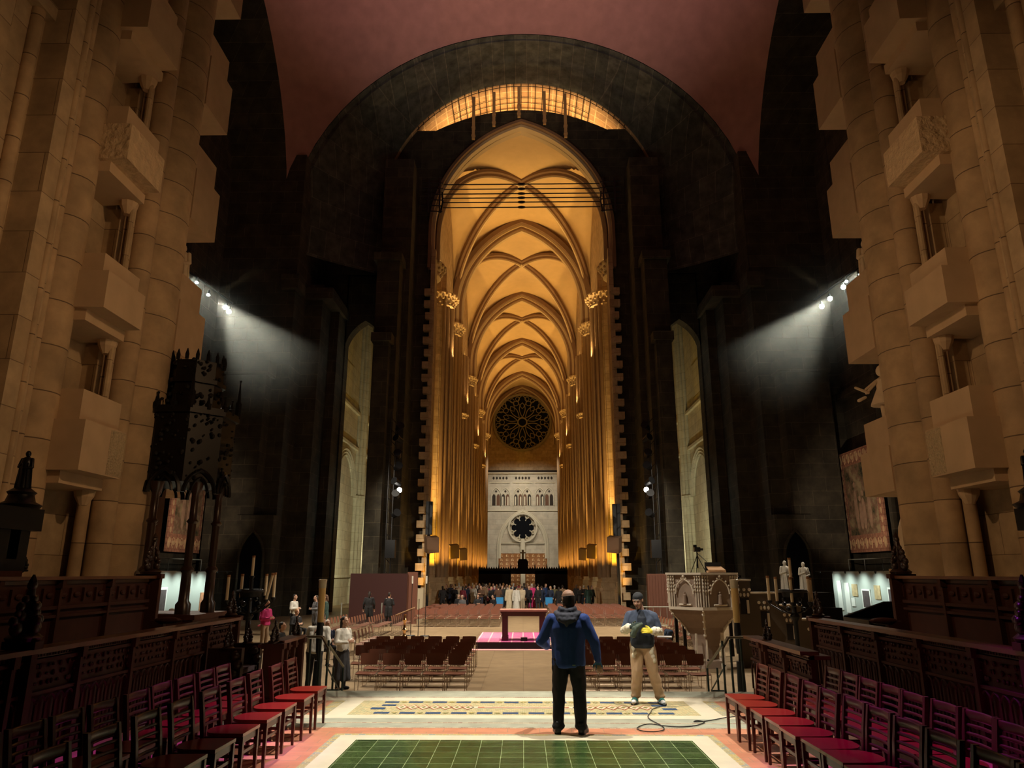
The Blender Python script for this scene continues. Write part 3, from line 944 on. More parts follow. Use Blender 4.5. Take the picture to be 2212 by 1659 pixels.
# iron work at the nave mouth
M_TIE = mat('tie_rod_iron', (0.03, 0.018, 0.01), 0.6, 0.4)
for i, z in enumerate((32.0, 31.58, 31.16, 30.79, 30.41, 29.96)):
    t = thing('tie_rod', 'dark iron tie rod across the nave mouth, %s from the top of six' % ORD[i], 'tie rod', (0, 50.7, z), group='tie rods across the nave mouth')
    part('rod', MB().tube([(-6.22, 0, 0), (6.22, 0, 0)], 0.045, 6), M_TIE, t)
    tb = MB()
    ringy(tb, 0, 0, 0.055, 0.10, -0.05, 0.05, 12)
    tb.v = [(x * 3.2, y, z_) for x, y, z_ in tb.v]
    part('turnbuckle', tb, M_BLACK, t)
for s in (-1, 1):
    t = thing('anchor_frame', 'black iron anchor frame holding the tie rod ends at the %s jamb' % ('left' if s < 0 else 'right'), 'frame', (s * 6.5, 50.95, 31.0), group='anchor frames')
    m = MB()
    for x in (0.0, 0.9):
        m.box(s * x - 0.06, s * x + 0.06, -0.35, -0.23, -1.5, 1.5)
    for z in (-1.4, -0.9, -0.4, 0.1, 0.6, 1.1):
        m.tube([(-s * 0.25, -0.3, z), (s * 1.4, -0.3, z + 0.1)], 0.05, 5)
    part('bars', m, M_BLACK, t)
    m = MB().tube([(-s * 0.1, -0.3, -1.5), (-s * 0.25, -0.3, -0.6), (-s * 0.2, -0.3, 0.3)], 0.07, 5)
    part('brace', m, M_BLACK, t)
# posts and wire grid in the gable
M_POST = mat('gable_post', (0.5, 0.3, 0.13), 0.8)
for i, (x, z1, z0) in enumerate(((-3.91, 40.15, 36.18), (-2.24, 40.59, 37.38), (-0.18, 41.1, 38.2), (1.92, 40.63, 37.52), (3.63, 40.39, 36.28))):
    m = MB().box(-0.12, 0.12, -0.1, 0.1, z0, z1)
    m.box(-0.16, 0.16, -0.14, 0.14, z0 + 1.0, z0 + 1.12); m.box(-0.16, 0.16, -0.14, 0.14, z0 + 0.3, z0 + 0.38)
    one('gable_post', m, M_POST, 'lit timber post hanging before the gable band, %s from the left of five' % ORD[i], 'post', (x, 50.8, 0), group='posts before the gable')
m = MB()
for k in range(-16, 17):
    a = PI / 2 - k * 0.055
    for y0, y1 in ((50.9, 55.9 if abs(k) < 11 else 51.35),):
        m.tube([(11.0 * math.cos(a), y0, 30.5 + 11.0 * math.sin(a)), (11.0 * math.cos(a), y1, 30.5 + 11.0 * math.sin(a))], 0.035, 4)
for y in (51.2, 52.7, 53.4, 54.1):
    m.tube([(11.0 * math.cos(PI / 2 - k * 0.05), y, 30.5 + 11.0 * math.sin(PI / 2 - k * 0.05)) for k in (range(-18, 19) if y < 51.4 else range(-11, 12))], 0.03, 4)
one('wire_net', m, M_TIE, 'net of thin dark wires slung under the lit gable arch', 'net')

# ------------------------------------------------------------------ choir piers (lit limestone, both sides)
M_ROUGH = mat('rough_hewn_stone', (0.62, 0.46, 0.28), 0.9, var=0.3, scale=7, bump=1.0, bs=0.08)
M_BLOCK = mat('niche_block_stone', (0.54, 0.39, 0.24), 0.85, var=0.18, scale=2.5, bump=0.3)
M_CARV = mat('carved_patch_stone', (0.66, 0.52, 0.32), 0.9, var=0.35, scale=22, bump=1.0, bs=0.12)
def statue_mesh(m, x, y, z, h, seed=0, arm=True):
    """standing robed stone figure"""
    k = h / 1.8
    def P(a, b, c): return (x + a * k, y + b * k, z + c * k)
    m.lathe([(0.30 * k, 0), (0.27 * k, 0.3 * k), (0.22 * k, 0.8 * k), (0.24 * k, 1.2 * k), (0.20 * k, 1.42 * k), (0.08 * k, 1.5 * k)], x, y, 10, 0, z)
    m.ball(P(0, 0, 1.63), (0.11 * k, 0.12 * k, 0.15 * k), 8, 7)
    m.caps(P(-0.22, 0, 1.38), P(-0.3, -0.05, 1.05), 0.08 * k, 0.07 * k, 8); m.caps(P(-0.3, -0.05, 1.05), P(-0.06, -0.24, 1.15), 0.07 * k, 0.05 * k, 8)
    m.caps(P(0.22, 0, 1.38), P(0.3, -0.05, 1.02), 0.08 * k, 0.07 * k, 8); m.caps(P(0.3, -0.05, 1.02), P(0.05, -0.24, 0.95), 0.07 * k, 0.05 * k, 8)
    for q in range(7):
        a = 2 * PI * q / 7 + seed
        m.caps(P(0.22 * math.cos(a), 0.22 * math.sin(a), 1.2), P(0.29 * math.cos(a + .2), 0.29 * math.sin(a + .2), 0.03), 0.03 * k, 0.05 * k, 6)
    return m
def choir_pier(s):
    nm = 'left' if s < 0 else 'right'
    def bx(m, x0, x1, y0, y1, z0, z1, mi=0):
        m.box(min(s * x0, s * x1), max(s * x0, s * x1), y0, y1, z0, z1, mi)
    ZT = 26.0
    m = MB()
    bx(m, 9.25, 13.5, 12.8, 17.2, ZL, ZT)          # core behind the niches
    bx(m, 8.55, 13.5, 11.22, 11.75, -0.1, ZT)      # flat lit pilaster
    bx(m, 8.95, 13.5, 11.75, 12.6, -0.1, ZT)
    bx(m, 9.1, 13.5, 9.9, 11.25, -0.1, ZT)         # recessed panel
    bx(m, 8.6, 13.5, 9.35, 9.9, -0.1, ZT); bx(m, 8.8, 9.2, 10.0, 10.12, -0.1, ZT)
    bx(m, 9.1, 13.5, 2.0, 9.4, -0.1, ZT); bx(m, 8.6, 13.5, 5.0, 6.0, -0.1, ZT)
    bx(m, 8.9, 13.5, 9.35, 11.3, 12.2, 12.5)
    struct('wall_choir_%s' % nm, m, M_TAN)
    m = MB()
    for y, x, r in ((15.72, 8.95, 0.70), (14.83, 8.72, 0.25), (12.42, 8.9, 0.42), (11.83, 8.62, 0.09), (11.62, 8.56, 0.06), (10.95, 9.05, 0.12), (14.5, 8.95, 0.12), (12.9, 8.98, 0.13), (16.42, 8.92, 0.16), (16.7, 9.2, 0.2)):
        m.lathe([(r * 1.35, -0.1), (r * 1.35, 0.9), (r, 1.15), (r, ZT)], s * x, y, 20)
    struct('column_choir_%s' % nm, m, M_TANS, smooth=40)
    # niches: canopy blocks and pedestals
    zs = [(4.7, 0.92, 0.6), (7.62, 0.75, 0.42), (10.85, 0.8, 0.5), (14.2, 1.0, 0.5), (17.6, 1.0, 0.5)]
    for i, (zt, hb, hp) in enumerate(zs):
        m = MB()
        def hexa(m, xo, ya, yb, z0, z1, mi):
            poly = [(s * 9.3, ya - 0.05), (s * xo, ya), (s * xo, yb), (s * 9.3, yb + 0.05)]
            if s < 0: poly = poly[::-1]
            m.prism(poly, z0, z1, mi)
        hexa(m, 7.92, 12.5, 13.85, zt - hb, zt, 0)
        hexa(m, 8.12, 12.62, 13.9, zt, zt + hp, 1)
        hexa(m, 8.3, 12.6, 13.95, zt - hb - 0.22, zt - hb, 1)
        # pendant under the block, little capital of the colonnettes
        m.lathe([(0.08, 0), (0.17, 0.16), (0.2, 0.3)], s * 8.6, 13.9, 10, 1, zt - hb - 0.5)
        # sills (side shafts)
        if i == 0:
            bx(m, 7.915, 7.93, 13.35, 13.86, zt - hb + 0.03, zt - 0.03, 2)
        o = struct('trim_niche_%s' % nm, m, [M_ROUGH if i == 2 else M_BLOCK, M_BLOCK, M_CARV])
        # niche jambs and colonnettes
        z0 = zt + hp; z1 = (zs[i + 1][0] - zs[i + 1][1] - 0.2) if i + 1 < len(zs) else ZT
        m = MB()
        for y, x in ((14.35, 8.75), (14.12, 8.6), (13.9, 8.5), (12.98, 8.85), (13.1, 8.95)):
            m.lathe([(0.1, 0), (0.075, 0.06), (0.055, 0.12), (0.055, z1 - z0)], s * x, y, 8, 0, z0)
        bx(m, 9.0, 9.3, 12.8, 12.95, z0, z1); bx(m, 8.95, 9.3, 14.2, 14.6, z0, z1)
        struct('trim_colonnettes_%s' % nm, m, M_TAN, smooth=40)
    # corbels with statues on the west face, seen in profile
    for i, (zt, hb) in enumerate(((5.0, 1.1), (8.9, 1.4), (12.75, 1.5), (16.4, 1.6), (20.6, 1.6))):
        m = MB()
        bx(m, 8.9, 10.3, 17.2, 18.7, zt - hb, zt)
        bx(m, 8.95, 10.2, 17.2, 18.4, zt, zt + 0.75)
        m.prism([(s * 9.0, 17.2), (s * 10.2, 17.2), (s * 9.6, 18.3)][::int(s) or 1], zt - hb - 0.25, zt - hb)
        struct('trim_corbel_%s' % nm, m, M_BLOCK)
    bx(MB(), 0, 1, 0, 1, 0, 1)
for s in (-1, 1):
    choir_pier(s)
struct('trim_corbel_low', MB().box(9.2, 10.3, 17.2, 18.6, ZL, 2.1), M_BLOCK)
# white stone statues on the west corbels
def profile_statue(s, z, h, label, skirt=False):
    m = MB()
    x, y = s * 9.4, 18.0
    statue_mesh(m, 0, 0, 0, h, 1)
    if skirt:
        m = MB()
        k = h / 1.8
        m.lathe([(0.42 * k, 0.62 * k), (0.4 * k, 0.7 * k), (0.2 * k, 1.15 * k), (0.22 * k, 1.4 * k), (0.08 * k, 1.5 * k)], 0, 0, 12)
        m.ball((0, 0, 1.68 * k), (0.17 * k, 0.17 * k, 0.19 * k), 10, 8)
        for dx in (-0.1, 0.1):
            m.caps((dx * k, 0, 0.7 * k), (dx * k, 0.0, 0.1 * k), 0.09 * k, 0.06 * k, 8); m.ball((dx * k, -0.08 * k, 0.05 * k), (0.06 * k, 0.14 * k, 0.05 * k), 8, 5)
        for dz in (0, 0.12):
            m.caps((-s * 0.2 * k, 0, 1.35 * k), (-s * 0.55 * k, 0, (0.98 + dz) * k), 0.06 * k, 0.04 * k, 8)
        m.caps((-s * 0.5 * k, 0, 1.0 * k), (-s * 0.85 * k, 0, 1.15 * k), 0.05 * k, 0.04 * k, 8)
        m.caps((-s * 0.6 * k, 0, 0.85 * k), (-s * 0.8 * k, 0, 0.75 * k), 0.045 * k, 0.05 * k, 8)
    one('stone_statue', m, mat('pale_statue_stone', (0.72, 0.58, 0.40), 0.8, var=0.15, scale=6), label, 'statue', (x, y, z), 0, 'statues on the choir piers', smooth=50)
profile_statue(1, 5.66, 1.55, 'pale stone statue with round head and skirt, holding branches, on right choir pier', True)
profile_statue(1, 9.51, 1.35, 'weathered pale stone statue standing high on the right choir pier ledge')
profile_statue(-1, 9.51, 1.35, 'pale stone statue standing high on the left choir pier ledge')
m = MB(); m.ball((0, 0, 0.75), (0.5, 0.5, 0.76), 14, 10); m.ball((0, 0, 1.65), (0.17, 0.19, 0.26), 10, 8)
one('stone_statue', m, MATS['pale_statue_stone'], 'bulbous pale stone statue low on the right choir pier above the finial', 'statue', (9.75, 17.9, 2.1), group='statues on the choir piers', smooth=50)

# ------------------------------------------------------------------ choir stalls
M_STALL = mat('stall_oak', (0.065, 0.020, 0.011), 0.55, var=0.35, scale=4, bump=0.2, spec=0.2)
M_RAIL = mat('stall_rail_oak', (0.16, 0.065, 0.03), 0.3, var=0.3, scale=4, coat=0.4)
def poppyhead(m, x, y, z, k=1.0, mi=0, flat=True):
    """leafy carved bench-end finial"""
    m.lathe([(0.17 * k, 0), (0.19 * k, 0.04 * k), (0.13 * k, 0.09 * k)], x, y, 8, mi, z)
    for a, b, r in ((0.15, 0.14, 0.085), (0.21, 0.22, 0.06), (0.10, 0.27, 0.07), (0.13, 0.37, 0.06), (0.16, 0.30, 0.045), (0.07, 0.45, 0.05)):
        for q in (-1, 1):
            m.ball((x, y + q * a * k, z + b * k), (r * 0.75 * k, r * k, r * k), 8, 6, mi)
            m.ball((x + q * a * 0.55 * k, y, z + b * k), (r * 0.8 * k, r * 0.8 * k, r * 0.9 * k), 8, 6, mi)
    m.caps((x, y, z + 0.05 * k), (x, y, z + 0.55 * k), 0.09 * k, 0.04 * k, 8, mi)
    m.ball((x, y, z + 0.6 * k), (0.05 * k, 0.06 * k, 0.06 * k), 8, 6, mi)
    m.lathe([(0.05 * k, 0), (0.012 * k, 0.08 * k)], x, y, 6, mi, z + 0.64 * k)
def stall_front(s, x, y0, y1, z0, z1, name, label, arcade=True, bays=4):
    t = thing(name, label, 'choir stall')
    xs = s * x
    face = -s                         # the side that faces the aisle
    m = MB()
    m.box(xs - 0.03, xs + 0.03, y0, y1, z0, z1 - 0.05)
    xf_ = xs + face * 0.03
    def fb(ya, yb, za, zb, t_, mi=0):
        m.box(min(xf_, xf_ + face * t_), max(xf_, xf_ + face * t_), ya, yb, za, zb, mi)
    fb(y0, y1, z0, z0 + 0.12, 0.04)
    zm = z0 + (z1 - z0) * 0.60
    if arcade:
        fb(y0, y1, zm, zm + 0.035, 0.05)
        fb(y0, y1, z1 - 0.16, z1 - 0.12, 0.05)
        nb = int((y1 - y0) / 0.165)
        st = (y1 - y0) / nb
        for k in range(nb + 1):
            y = y0 + k * st
            m.tube([(xf_ + face * 0.035, y, z0 + 0.12), (xf_ + face * 0.035, y, zm - 0.1)], 0.018, 5)
            if k < nb:
                arc = arc_pts(st / 2 - 0.005, 0.10, 4, zm - 0.12)
                m.tube([(xf_ + face * 0.035, y + st / 2 + p, z) for p, z in arc], 0.013, 4)
                fb(y + st / 2 - 0.002, y + st / 2 + 0.002, z0 + 0.1, zm, 0.0)
        # carved vine band
        rr = random.Random(int(x * 10))
        nn = int((y1 - y0) / 0.11)
        for k in range(nn):
            y = y0 + 0.05 + k * 0.11
            for q in range(3):
                m.ball((xf_ + face * 0.012, y + rr.uniform(-.04, .04), zm + 0.07 + (z1 - 0.17 - zm - 0.06) * (q + 0.5) / 3), (0.02, rr.uniform(.016, .032), rr.uniform(.016, .034)), 6, 4)
        nd = int((y1 - y0) / 0.05)
        for k in range(nd):
            fb(y0 + k * 0.05, y0 + k * 0.05 + 0.028, z1 - 0.10, z1 - 0.075, 0.03)
    part('front_panel', m, M_STALL, t)
    for k in range(1, bays):
        y = y0 + (y1 - y0) * k / bays
        b = MB(); b.box(min(xf_, xf_ + face * 0.08), max(xf_, xf_ + face * 0.08), y - 0.03, y + 0.03, z0, z1 - 0.05)
        b.box(min(xf_, xf_ + face * 0.11), max(xf_, xf_ + face * 0.11), y - 0.045, y + 0.045, z1 - 0.17, z1 - 0.05)
        part('buttress', b, M_STALL, t)
    b = MB(); b.box(xs - 0.16 if s > 0 else xs - 0.10, xs + 0.10 if s > 0 else xs + 0.16, y0, y1 + 0.05, z1 - 0.05, z1)
    b.box(xs - 0.26 if s < 0 else xs - 0.05, xs + 0.05 if s < 0 else xs + 0.26, y0, y1, z1 - 0.11, z1 - 0.06)
    part('top_rail', b, M_RAIL, t)
    return t
def end_post(t, s, x, y, z0, z1, k=1.0, wide=0.3, fin=True, mat_=None):
    b = MB(); xs = s * x
    b.box(xs - wide / 2, xs + wide / 2, y - 0.05, y + 0.05, z0, z1)
    b.box(xs - wide / 2 - 0.03, xs + wide / 2 + 0.03, y - 0.07, y + 0.07, z1 - 0.08, z1)
    b.box(xs - wide / 2 - 0.04, xs + wide / 2 + 0.04, y - 0.08, y + 0.08, z0, z0 + 0.12)
    p_ = part('end_post', b, mat_ or M_STALL, t)
    if fin:
        f_ = MB(); poppyhead(f_, xs, y, z1, k)
        part('finial', f_, mat_ or M_WOOD, p_, smooth=50)
    return p_
for s in (-1, 1):
    sd = 'left' if s < 0 else 'right'
    t = stall_front(s, 5.3, 3.0, 13.5, 0.0, 1.22, 'choir_stall', 'carved oak stall front behind the red chairs on the %s, lowest tier' % sd, bays=9)
    end_post(t, s, 5.36, 13.62, 0, 1.24, 0.62, 0.34)
    end_post(t, s, 5.3, 7.9, 0, 1.3, 0.95, 0.3)
    b = MB(); b.box(min(s * 5.5, s * 6.6), max(s * 5.5, s * 6.6), 3, 13.3, 0.0, 0.42); b.box(min(s * 5.9, s * 6.4), max(s * 5.9, s * 6.4), 3, 13.3, 0.42, 0.5)
    b.box(min(s * 6.25, s * 6.5), max(s * 6.25, s * 6.5), 12.9, 13.0, 0.42, 1.2); b.ball((s * 6.2, 12.95, 1.2), (0.25, 0.09, 0.06), 10, 6)
    part('bench', b, M_STALL, t)
    t = stall_front(s, 7.0, 3.0, 13.6, 0.4, 1.95, 'choir_stall', 'tall dark oak stall front of the middle tier on the %s' % sd, arcade=False, bays=8)
    m = MB()
    for k in range(32):
        y = 3.2 + k * 0.33
        m.ball((s * 6.95, y, 1.68), (0.02, 0.08, 0.045), 8, 4); m.box(s * 6.95 - 0.02, s * 6.95 + 0.02, y + 0.14, y + 0.18, 1.58, 1.78)
    m.box(s * 6.93 - 0.03, s * 6.93 + 0.03, 3, 13.6, 1.48, 1.53); m.box(s * 6.93 - 0.03, s * 6.93 + 0.03, 3, 13.6, 1.36, 1.40)
    part('carved_band', m, M_STALL, t)
    end_post(t, s, 7.0, 13.72, 0, 1.98, 1.05, 0.42)
    b = MB(); b.box(min(s * 7.1, s * 8.1), max(s * 7.1, s * 7.45), 3, 13.5, 0.0, 0.9); part('bench', b, M_STALL, t)
    # top tier: high desk with openings, canopy posts
    t = thing('choir_stall', 'black carved top tier stall with open arcade and small statue on the %s' % sd, 'choir stall')
    m = MB()
    x0, x1 = sorted((s * 7.55, s * 7.75))
    m.box(x0, x1, 3.0, 11.0, 2.02, 2.2); m.box(x0 - 0.04, x1 + 0.1, 3.0, 11.1, 2.62, 2.95); 
    for k in range(14):
        y = 3.4 + k * 0.56
        m.box(x0, x1, y - 0.11, y + 0.11, 2.2, 2.62)
    m.box(x0, x1, 10.2, 11.0, 2.2, 2.62)
    part('desk', m, M_EBON, t)
    m = MB(); m.box(x0, x1 + 0.05, 3, 10.9, 0.0, 2.03); part('panelling', m, M_STALL, t)
    m = MB(); k = 0.9
    m.lathe([(0.26, 0), (0.3, 0.05), (0.2, 0.1), (0.17, 0.2), (0.2, 0.24), (0.12, 0.3)], s * 7.65, 10.8, 10, 0, 2.95)
    statue_mesh(m, s * 7.65, 10.8, 3.22, 0.62, 1)
    part('statuette', m, M_EBON, t, smooth=50)
    m = MB(); poppyhead(m, s * 7.68, 11.15, 2.02, 0.45); part('finial', m, M_EBON, t, smooth=50)
    # canopy over the stalls, held by turned posts
    m = MB()
    m.box(min(s * 7.6, s * 9.0), max(s * 7.6, s * 9.0), 3.0, 9.4, 4.55, 5.3)
    for k in range(16):
        y = 3.2 + k * 0.41
        m.prism([(s * 7.55 - 0.03, y - 0.08), (s * 7.55 + 0.03, y - 0.08), (s * 7.55 + 0.03, y + 0.08), (s * 7.55 - 0.03, y + 0.08)], 4.3, 4.6)
        m.lathe([(0.07, 0), (0.09, 0.1), (0.02, 0.32)], s * 7.6, y, 6, 0, 5.3)
    for y, zz in ((9.35, 0.75), (8.6, 0.55), (9.0, 0.35), (7.7, 0.9)):
        m.lathe([(0.1, 0), (0.13, 0.1), (0.09, 0.2), (0.14, 0.3), (0.06, 0.45), (0.1, 0.55), (0.02, 0.8)], s * 7.62, y, 8, 0, 4.7 + zz)
        for q in range(4):
            m.ball((s * 7.62, y + (q % 2 - .5) * 0.24, 4.75 + zz + q * 0.16), 0.055, 6, 4)
    part('canopy', m, M_EBON, t, smooth=40)
    for y in (9.25, 6.5, 4.0):
        m = MB()
        prof = [(0.13, 0), (0.13, 0.12), (0.08, 0.2), (0.07, 0.5), (0.1, 0.54), (0.06, 0.58), (0.062, 0.9), (0.1, 0.94), (0.06, 0.98), (0.06, 1.3), (0.12, 1.36), (0.15, 1.5)]
        m.lathe([(r_, z * 1.07) for r_, z in prof], s * 7.72, y, 10, 0, 2.95)
        part('canopy_post', m, MATS['red_brown_oak'], t, smooth=40)
# low dark desk fronts behind the first chair row, by the steps
for s, ya, yb, lb in ((-1, 11.9, 13.0, 'dark carved prayer desk with round finials beside the left chairs'), (1, 10.4, 12.95, 'long dark blue-black desk front behind the right chairs near the steps')):
    t = stall_front(s, 3.95, ya, min(yb, 13.3), 0, 0.96, 'prayer_desk', lb, bays=3)
    for y in ((ya, yb) if s < 0 else (yb - 0.75,)):
        end_post(t, s, 3.95, y, 0, 0.92, 0.5, 0.3)
t = thing('bench_end', 'black scrolled bench end with carved back left of the large candle', 'bench', (-0.45, 0.0, 0))
m = MB()
for y in (13.05, 12.2):
    poppyhead(m, -4.35, y, 0.8, 0.55)
    m.box(-4.65, -4.1, y - 0.06, y + 0.06, 0, 0.82)
    for k in range(5): m.ball((-4.2 + 0.05 * (k % 2), y - 0.06, 0.15 + k * 0.14), 0.085, 8, 6)
    part('carved_end', m, M_WOOD, t, smooth=50); m = MB()
m = MB().box(-4.6, -4.15, 12.2, 13.05, 0.4, 0.48)
part('seat', m, mat('mauve_cushion', (0.16, 0.11, 0.13), 0.8), t)

# throne canopy on the left
t = thing('throne_canopy', 'tall black carved throne canopy on turned columns before the left pier', 'canopy', (-7.85, 16.4, 0.0))
m = MB()
def octa(r, a0=PI / 8):
    return [(r * math.cos(a0 + k * PI / 4), r * math.sin(a0 + k * PI / 4)) for k in range(8)]
m.prism(octa(0.98), 3.95, 5.55)
m.prism(octa(1.06), 5.5, 5.66); m.prism(octa(0.6), 5.6, 6.85); m.prism(octa(0.68), 6.3, 6.4)
rr = random.Random(3)
for k in range(16):
    a = PI / 8 + k * PI / 8
    ro = 1.0 if k % 2 == 0 else 0.93
    h = 0.95 if k % 4 == 0 else 0.35
    m.lathe([(0.07, 0), (0.08, h * 0.4), (0.045, h * 0.45), (0.012, h)], ro * math.cos(a), ro * math.sin(a), 6, 0, 5.6)
    m.ball((ro * math.cos(a), ro * math.sin(a), 5.6 + h), 0.035, 6, 4)
    m.lathe([(0.045, 0), (0.05, 0.12), (0.01, 0.26)], 0.6 * math.cos(a), 0.6 * math.sin(a), 6, 0, 6.85)
for k in range(260):
    a = rr.uniform(0, 2 * PI); z = rr.uniform(3.9, 5.5)
    m.ball((0.97 * math.cos(a), 0.97 * math.sin(a), z), rr.uniform(0.02, 0.055), 5, 4)
for k in range(120):
    a = rr.uniform(0, 2 * PI); z = rr.uniform(5.7, 6.85)
    q = 0.6 if z > 6 else rr.uniform(0.62, 0.9)
    m.ball((q * math.cos(a), q * math.sin(a), z), rr.uniform(0.03, 0.06), 5, 4)
for k in range(8):
    a = k * PI / 4
    ax = Vector((math.cos(a), math.sin(a), 0)); tx = Vector((-math.sin(a), math.cos(a), 0))
    arc = arc_pts(0.34, 0.5, 6, 3.72)
    m.tube([ax * 0.93 + tx * p + Vector((0, 0, z)) for p, z in arc], 0.05, 5)
    arc = arc_pts(0.18, 0.3, 6, 3.75)
    m.tube([ax * 0.93 + tx * p + Vector((0, 0, z)) for p, z in arc], 0.035, 5)
part('canopy', m, M_EBON, t, smooth=40)
for k, (x, y) in enumerate(((0.55, -0.55), (0.72, 0.3), (-0.2, -0.85), (-0.75, 0.2))):
    m = MB()
    m.lathe([(0.16, 0.0), (0.16, 0.25), (0.11, 0.32), (0.1, 0.9), (0.15, 0.96), (0.13, 1.0), (0.085, 1.05), (0.085, 1.95), (0.13, 2.0), (0.08, 2.06), (0.08, 2.6), (0.13, 2.7), (0.16, 2.85)], x, y, 10, 0, 1.1)
    part('column', m, M_WOOD, t, smooth=40)
m = MB(); m.box(-0.9, 0.95, -0.9, 0.8, 0.0, 1.12); m.box(-0.95, 1.0, -0.95, 0.85, 1.05, 1.15); m.box(-0.95, -0.85, -0.2, 0.9, 1.1, 4.0)
part('base', m, M_STALL, t)

# ------------------------------------------------------------------ red chairs in the choir
M_REDSEAT = mat('red_lacquer_seat', (0.26, 0.018, 0.012), 0.28, var=0.25, scale=9, coat=0.5)
M_CHAIRW = mat('mahogany_chair', (0.085, 0.016, 0.010), 0.38, var=0.3, scale=9, coat=0.15)
def make_red_chair(label):
    t = thing('wooden_chair', label, 'chair')
    m = MB()
    out = []
    for k in range(17):                      # saddle seat, rounded towards the back
        a = PI * k / 16
        out.append((0.225 * math.cos(a), 0.02 + 0.19 * math.sin(a) ** 0.8))
    poly = [(0.235, -0.22)] + out + [(-0.235, -0.22)]
    m.prism(poly, 0.445, 0.475)
    part('seat', m, M_REDSEAT, t)
    m = MB()
    m.box(-0.21, 0.21, -0.205, -0.185, 0.375, 0.445)
    for s in (-1, 1):
        m.box(s * 0.2 - 0.01, s * 0.2 + 0.01, -0.2, 0.19, 0.375, 0.445)
        m.box(s * 0.2 - 0.009, s * 0.2 + 0.009, -0.19, 0.19, 0.25, 0.28)
    m.box(-0.2, 0.2, -0.2, -0.182, 0.27, 0.30)
    part('seat_frame', m, M_CHAIRW, t)
    for s in (-1, 1):
        m = MB()
        m.add([(s * 0.225 - s * q * w_, y, z) for z, w_ in ((0, 0.028), (0.44, 0.042)) for q, y in ((0, -0.22), (1, -0.22), (1, -0.22 + w_), (0, -0.22 + w_))],
              [(0, 1, 5, 4), (1, 2, 6, 5), (2, 3, 7, 6), (3, 0, 4, 7), (0, 3, 2, 1), (4, 5, 6, 7)])
        part('leg', m, M_CHAIRW, t)
        m = MB()
        prof = [(0.19, 0.0), (0.19, 0.44), (0.215, 0.65), (0.25, 0.855)]
        vs = []
        for y, z in prof:
            wd = 0.02 if z < 0.7 else 0.016
            vs += [(s * 0.205 - wd, y - 0.02, z), (s * 0.205 + wd, y - 0.02, z), (s * 0.205 + wd, y + 0.02, z), (s * 0.205 - wd, y + 0.02, z)]
        fs = [(0, 3, 2, 1), (12, 13, 14, 15)]
        for i in range(3):
            for q in range(4):
                fs.append((4 * i + q, 4 * i + (q + 1) % 4, 4 * i + 4 + (q + 1) % 4, 4 * i + 4 + q))
        m.add(vs, fs)
        part('back_leg', m, M_CHAIRW, t)
    for z, h, y in ((0.81, 0.085, 0.24), (0.725, 0.03, 0.228), (0.66, 0.03, 0.215), (0.595, 0.03, 0.206), (0.53, 0.03, 0.2)):
        m = MB()
        pts = [(-0.2 + 0.4 * k / 8, y + 0.025 * math.sin(PI * k / 8), z) for k in range(9)]
        m = MB()
        m.tube(pts, 1.0, 8)
        n8_ = 8
        m.v = [(p[0], pts[i // n8_][1] + (p[1] - pts[i // n8_][1]) * 0.013, z + (p[2] - z) * h * 0.5) for i, p in enumerate(m.v)]
        m.v = [(pts[i // n8_][0] + (p[0] - pts[i // n8_][0]) * 0.004, p[1], p[2]) for i, p in enumerate(m.v)]
        part('back_slat' if h < 0.05 else 'top_rail', m, M_CHAIRW, t, smooth='all')
    return t
_red = make_red_chair('x')
_used = [False]
def red_chair(x, y, rz, label, group):
    global _red
    if not _used[0]:
        o = _red; _used[0] = True
        o.location = (x, y, 0); o.rotation_euler = (0, 0, rz); o['label'] = label; o['group'] = group
    else:
        o = dup(_red, (x, y, 0), rz, label, group)
    return o
rr = random.Random(5)
for sd, s, rows in (('left', -1, (('front', 2.97, 10.4, 0.645, 9), ('back', 3.64, 9.72, 0.53, 9))), ('right', 1, (('front', 2.86, 9.83, 0.51, 11), ('back', 3.62, 9.55, 0.49, 9)))):
    for nm, x, y0, st, n in rows:
        for k in range(n):
            red_chair(s * x + rr.uniform(-.015, .015), y0 - st * k + rr.uniform(-.02, .02), s * -PI / 2 + rr.uniform(-.015, .015),
                      'red slat-back chair, %s from the steps, %s row on the %s' % (ORD[k], nm, sd), 'red chairs in the %s row on the %s' % (nm, sd))

# ------------------------------------------------------------------ stacking chairs in the crossing
M_SHELL = mat('brown_chair_shell', (0.19, 0.072, 0.044), 0.35, var=0.15, scale=4, coat=0.2)
M_CHROME = mat('chair_rod_steel', (0.42, 0.33, 0.27), 0.3, 0.9)
def shell_seat():
    rows = []
    for j in range(6):
        y = -0.21 + 0.40 * j / 5
        rows.append([(-0.225 + 0.45 * i / 8, y, 0.435 - 0.018 * math.sin(PI * i / 8) - (0.02 if j == 0 else 0)) for i in range(9)])
    m = MB().grid(rows)
    m.grid([[(x, y, z - 0.012) for x, y, z in r] for r in rows], flip=True)
    m.box(-0.225, 0.225, -0.212, -0.205, 0.40, 0.418)
    return m
def shell_back():
    rows = []
    for j in range(6):
        u = j / 5
        z = 0.585 + 0.235 * u
        hw = 0.165 + 0.045 * min(1, (0.25 + u) ** 0.5)
        if j == 5: hw -= 0.015
        rows.append([(-hw + 2 * hw * i / 8, 0.19 + 0.045 * u + 0.03 * math.sin(PI * i / 8), z - (0.03 * math.sin(PI * i / 8) if j == 0 else 0)) for i in range(9)])
    m = MB().grid(rows)
    m.grid([[(x, y + 0.012, z) for x, y, z in r] for r in rows], flip=True)
    return m
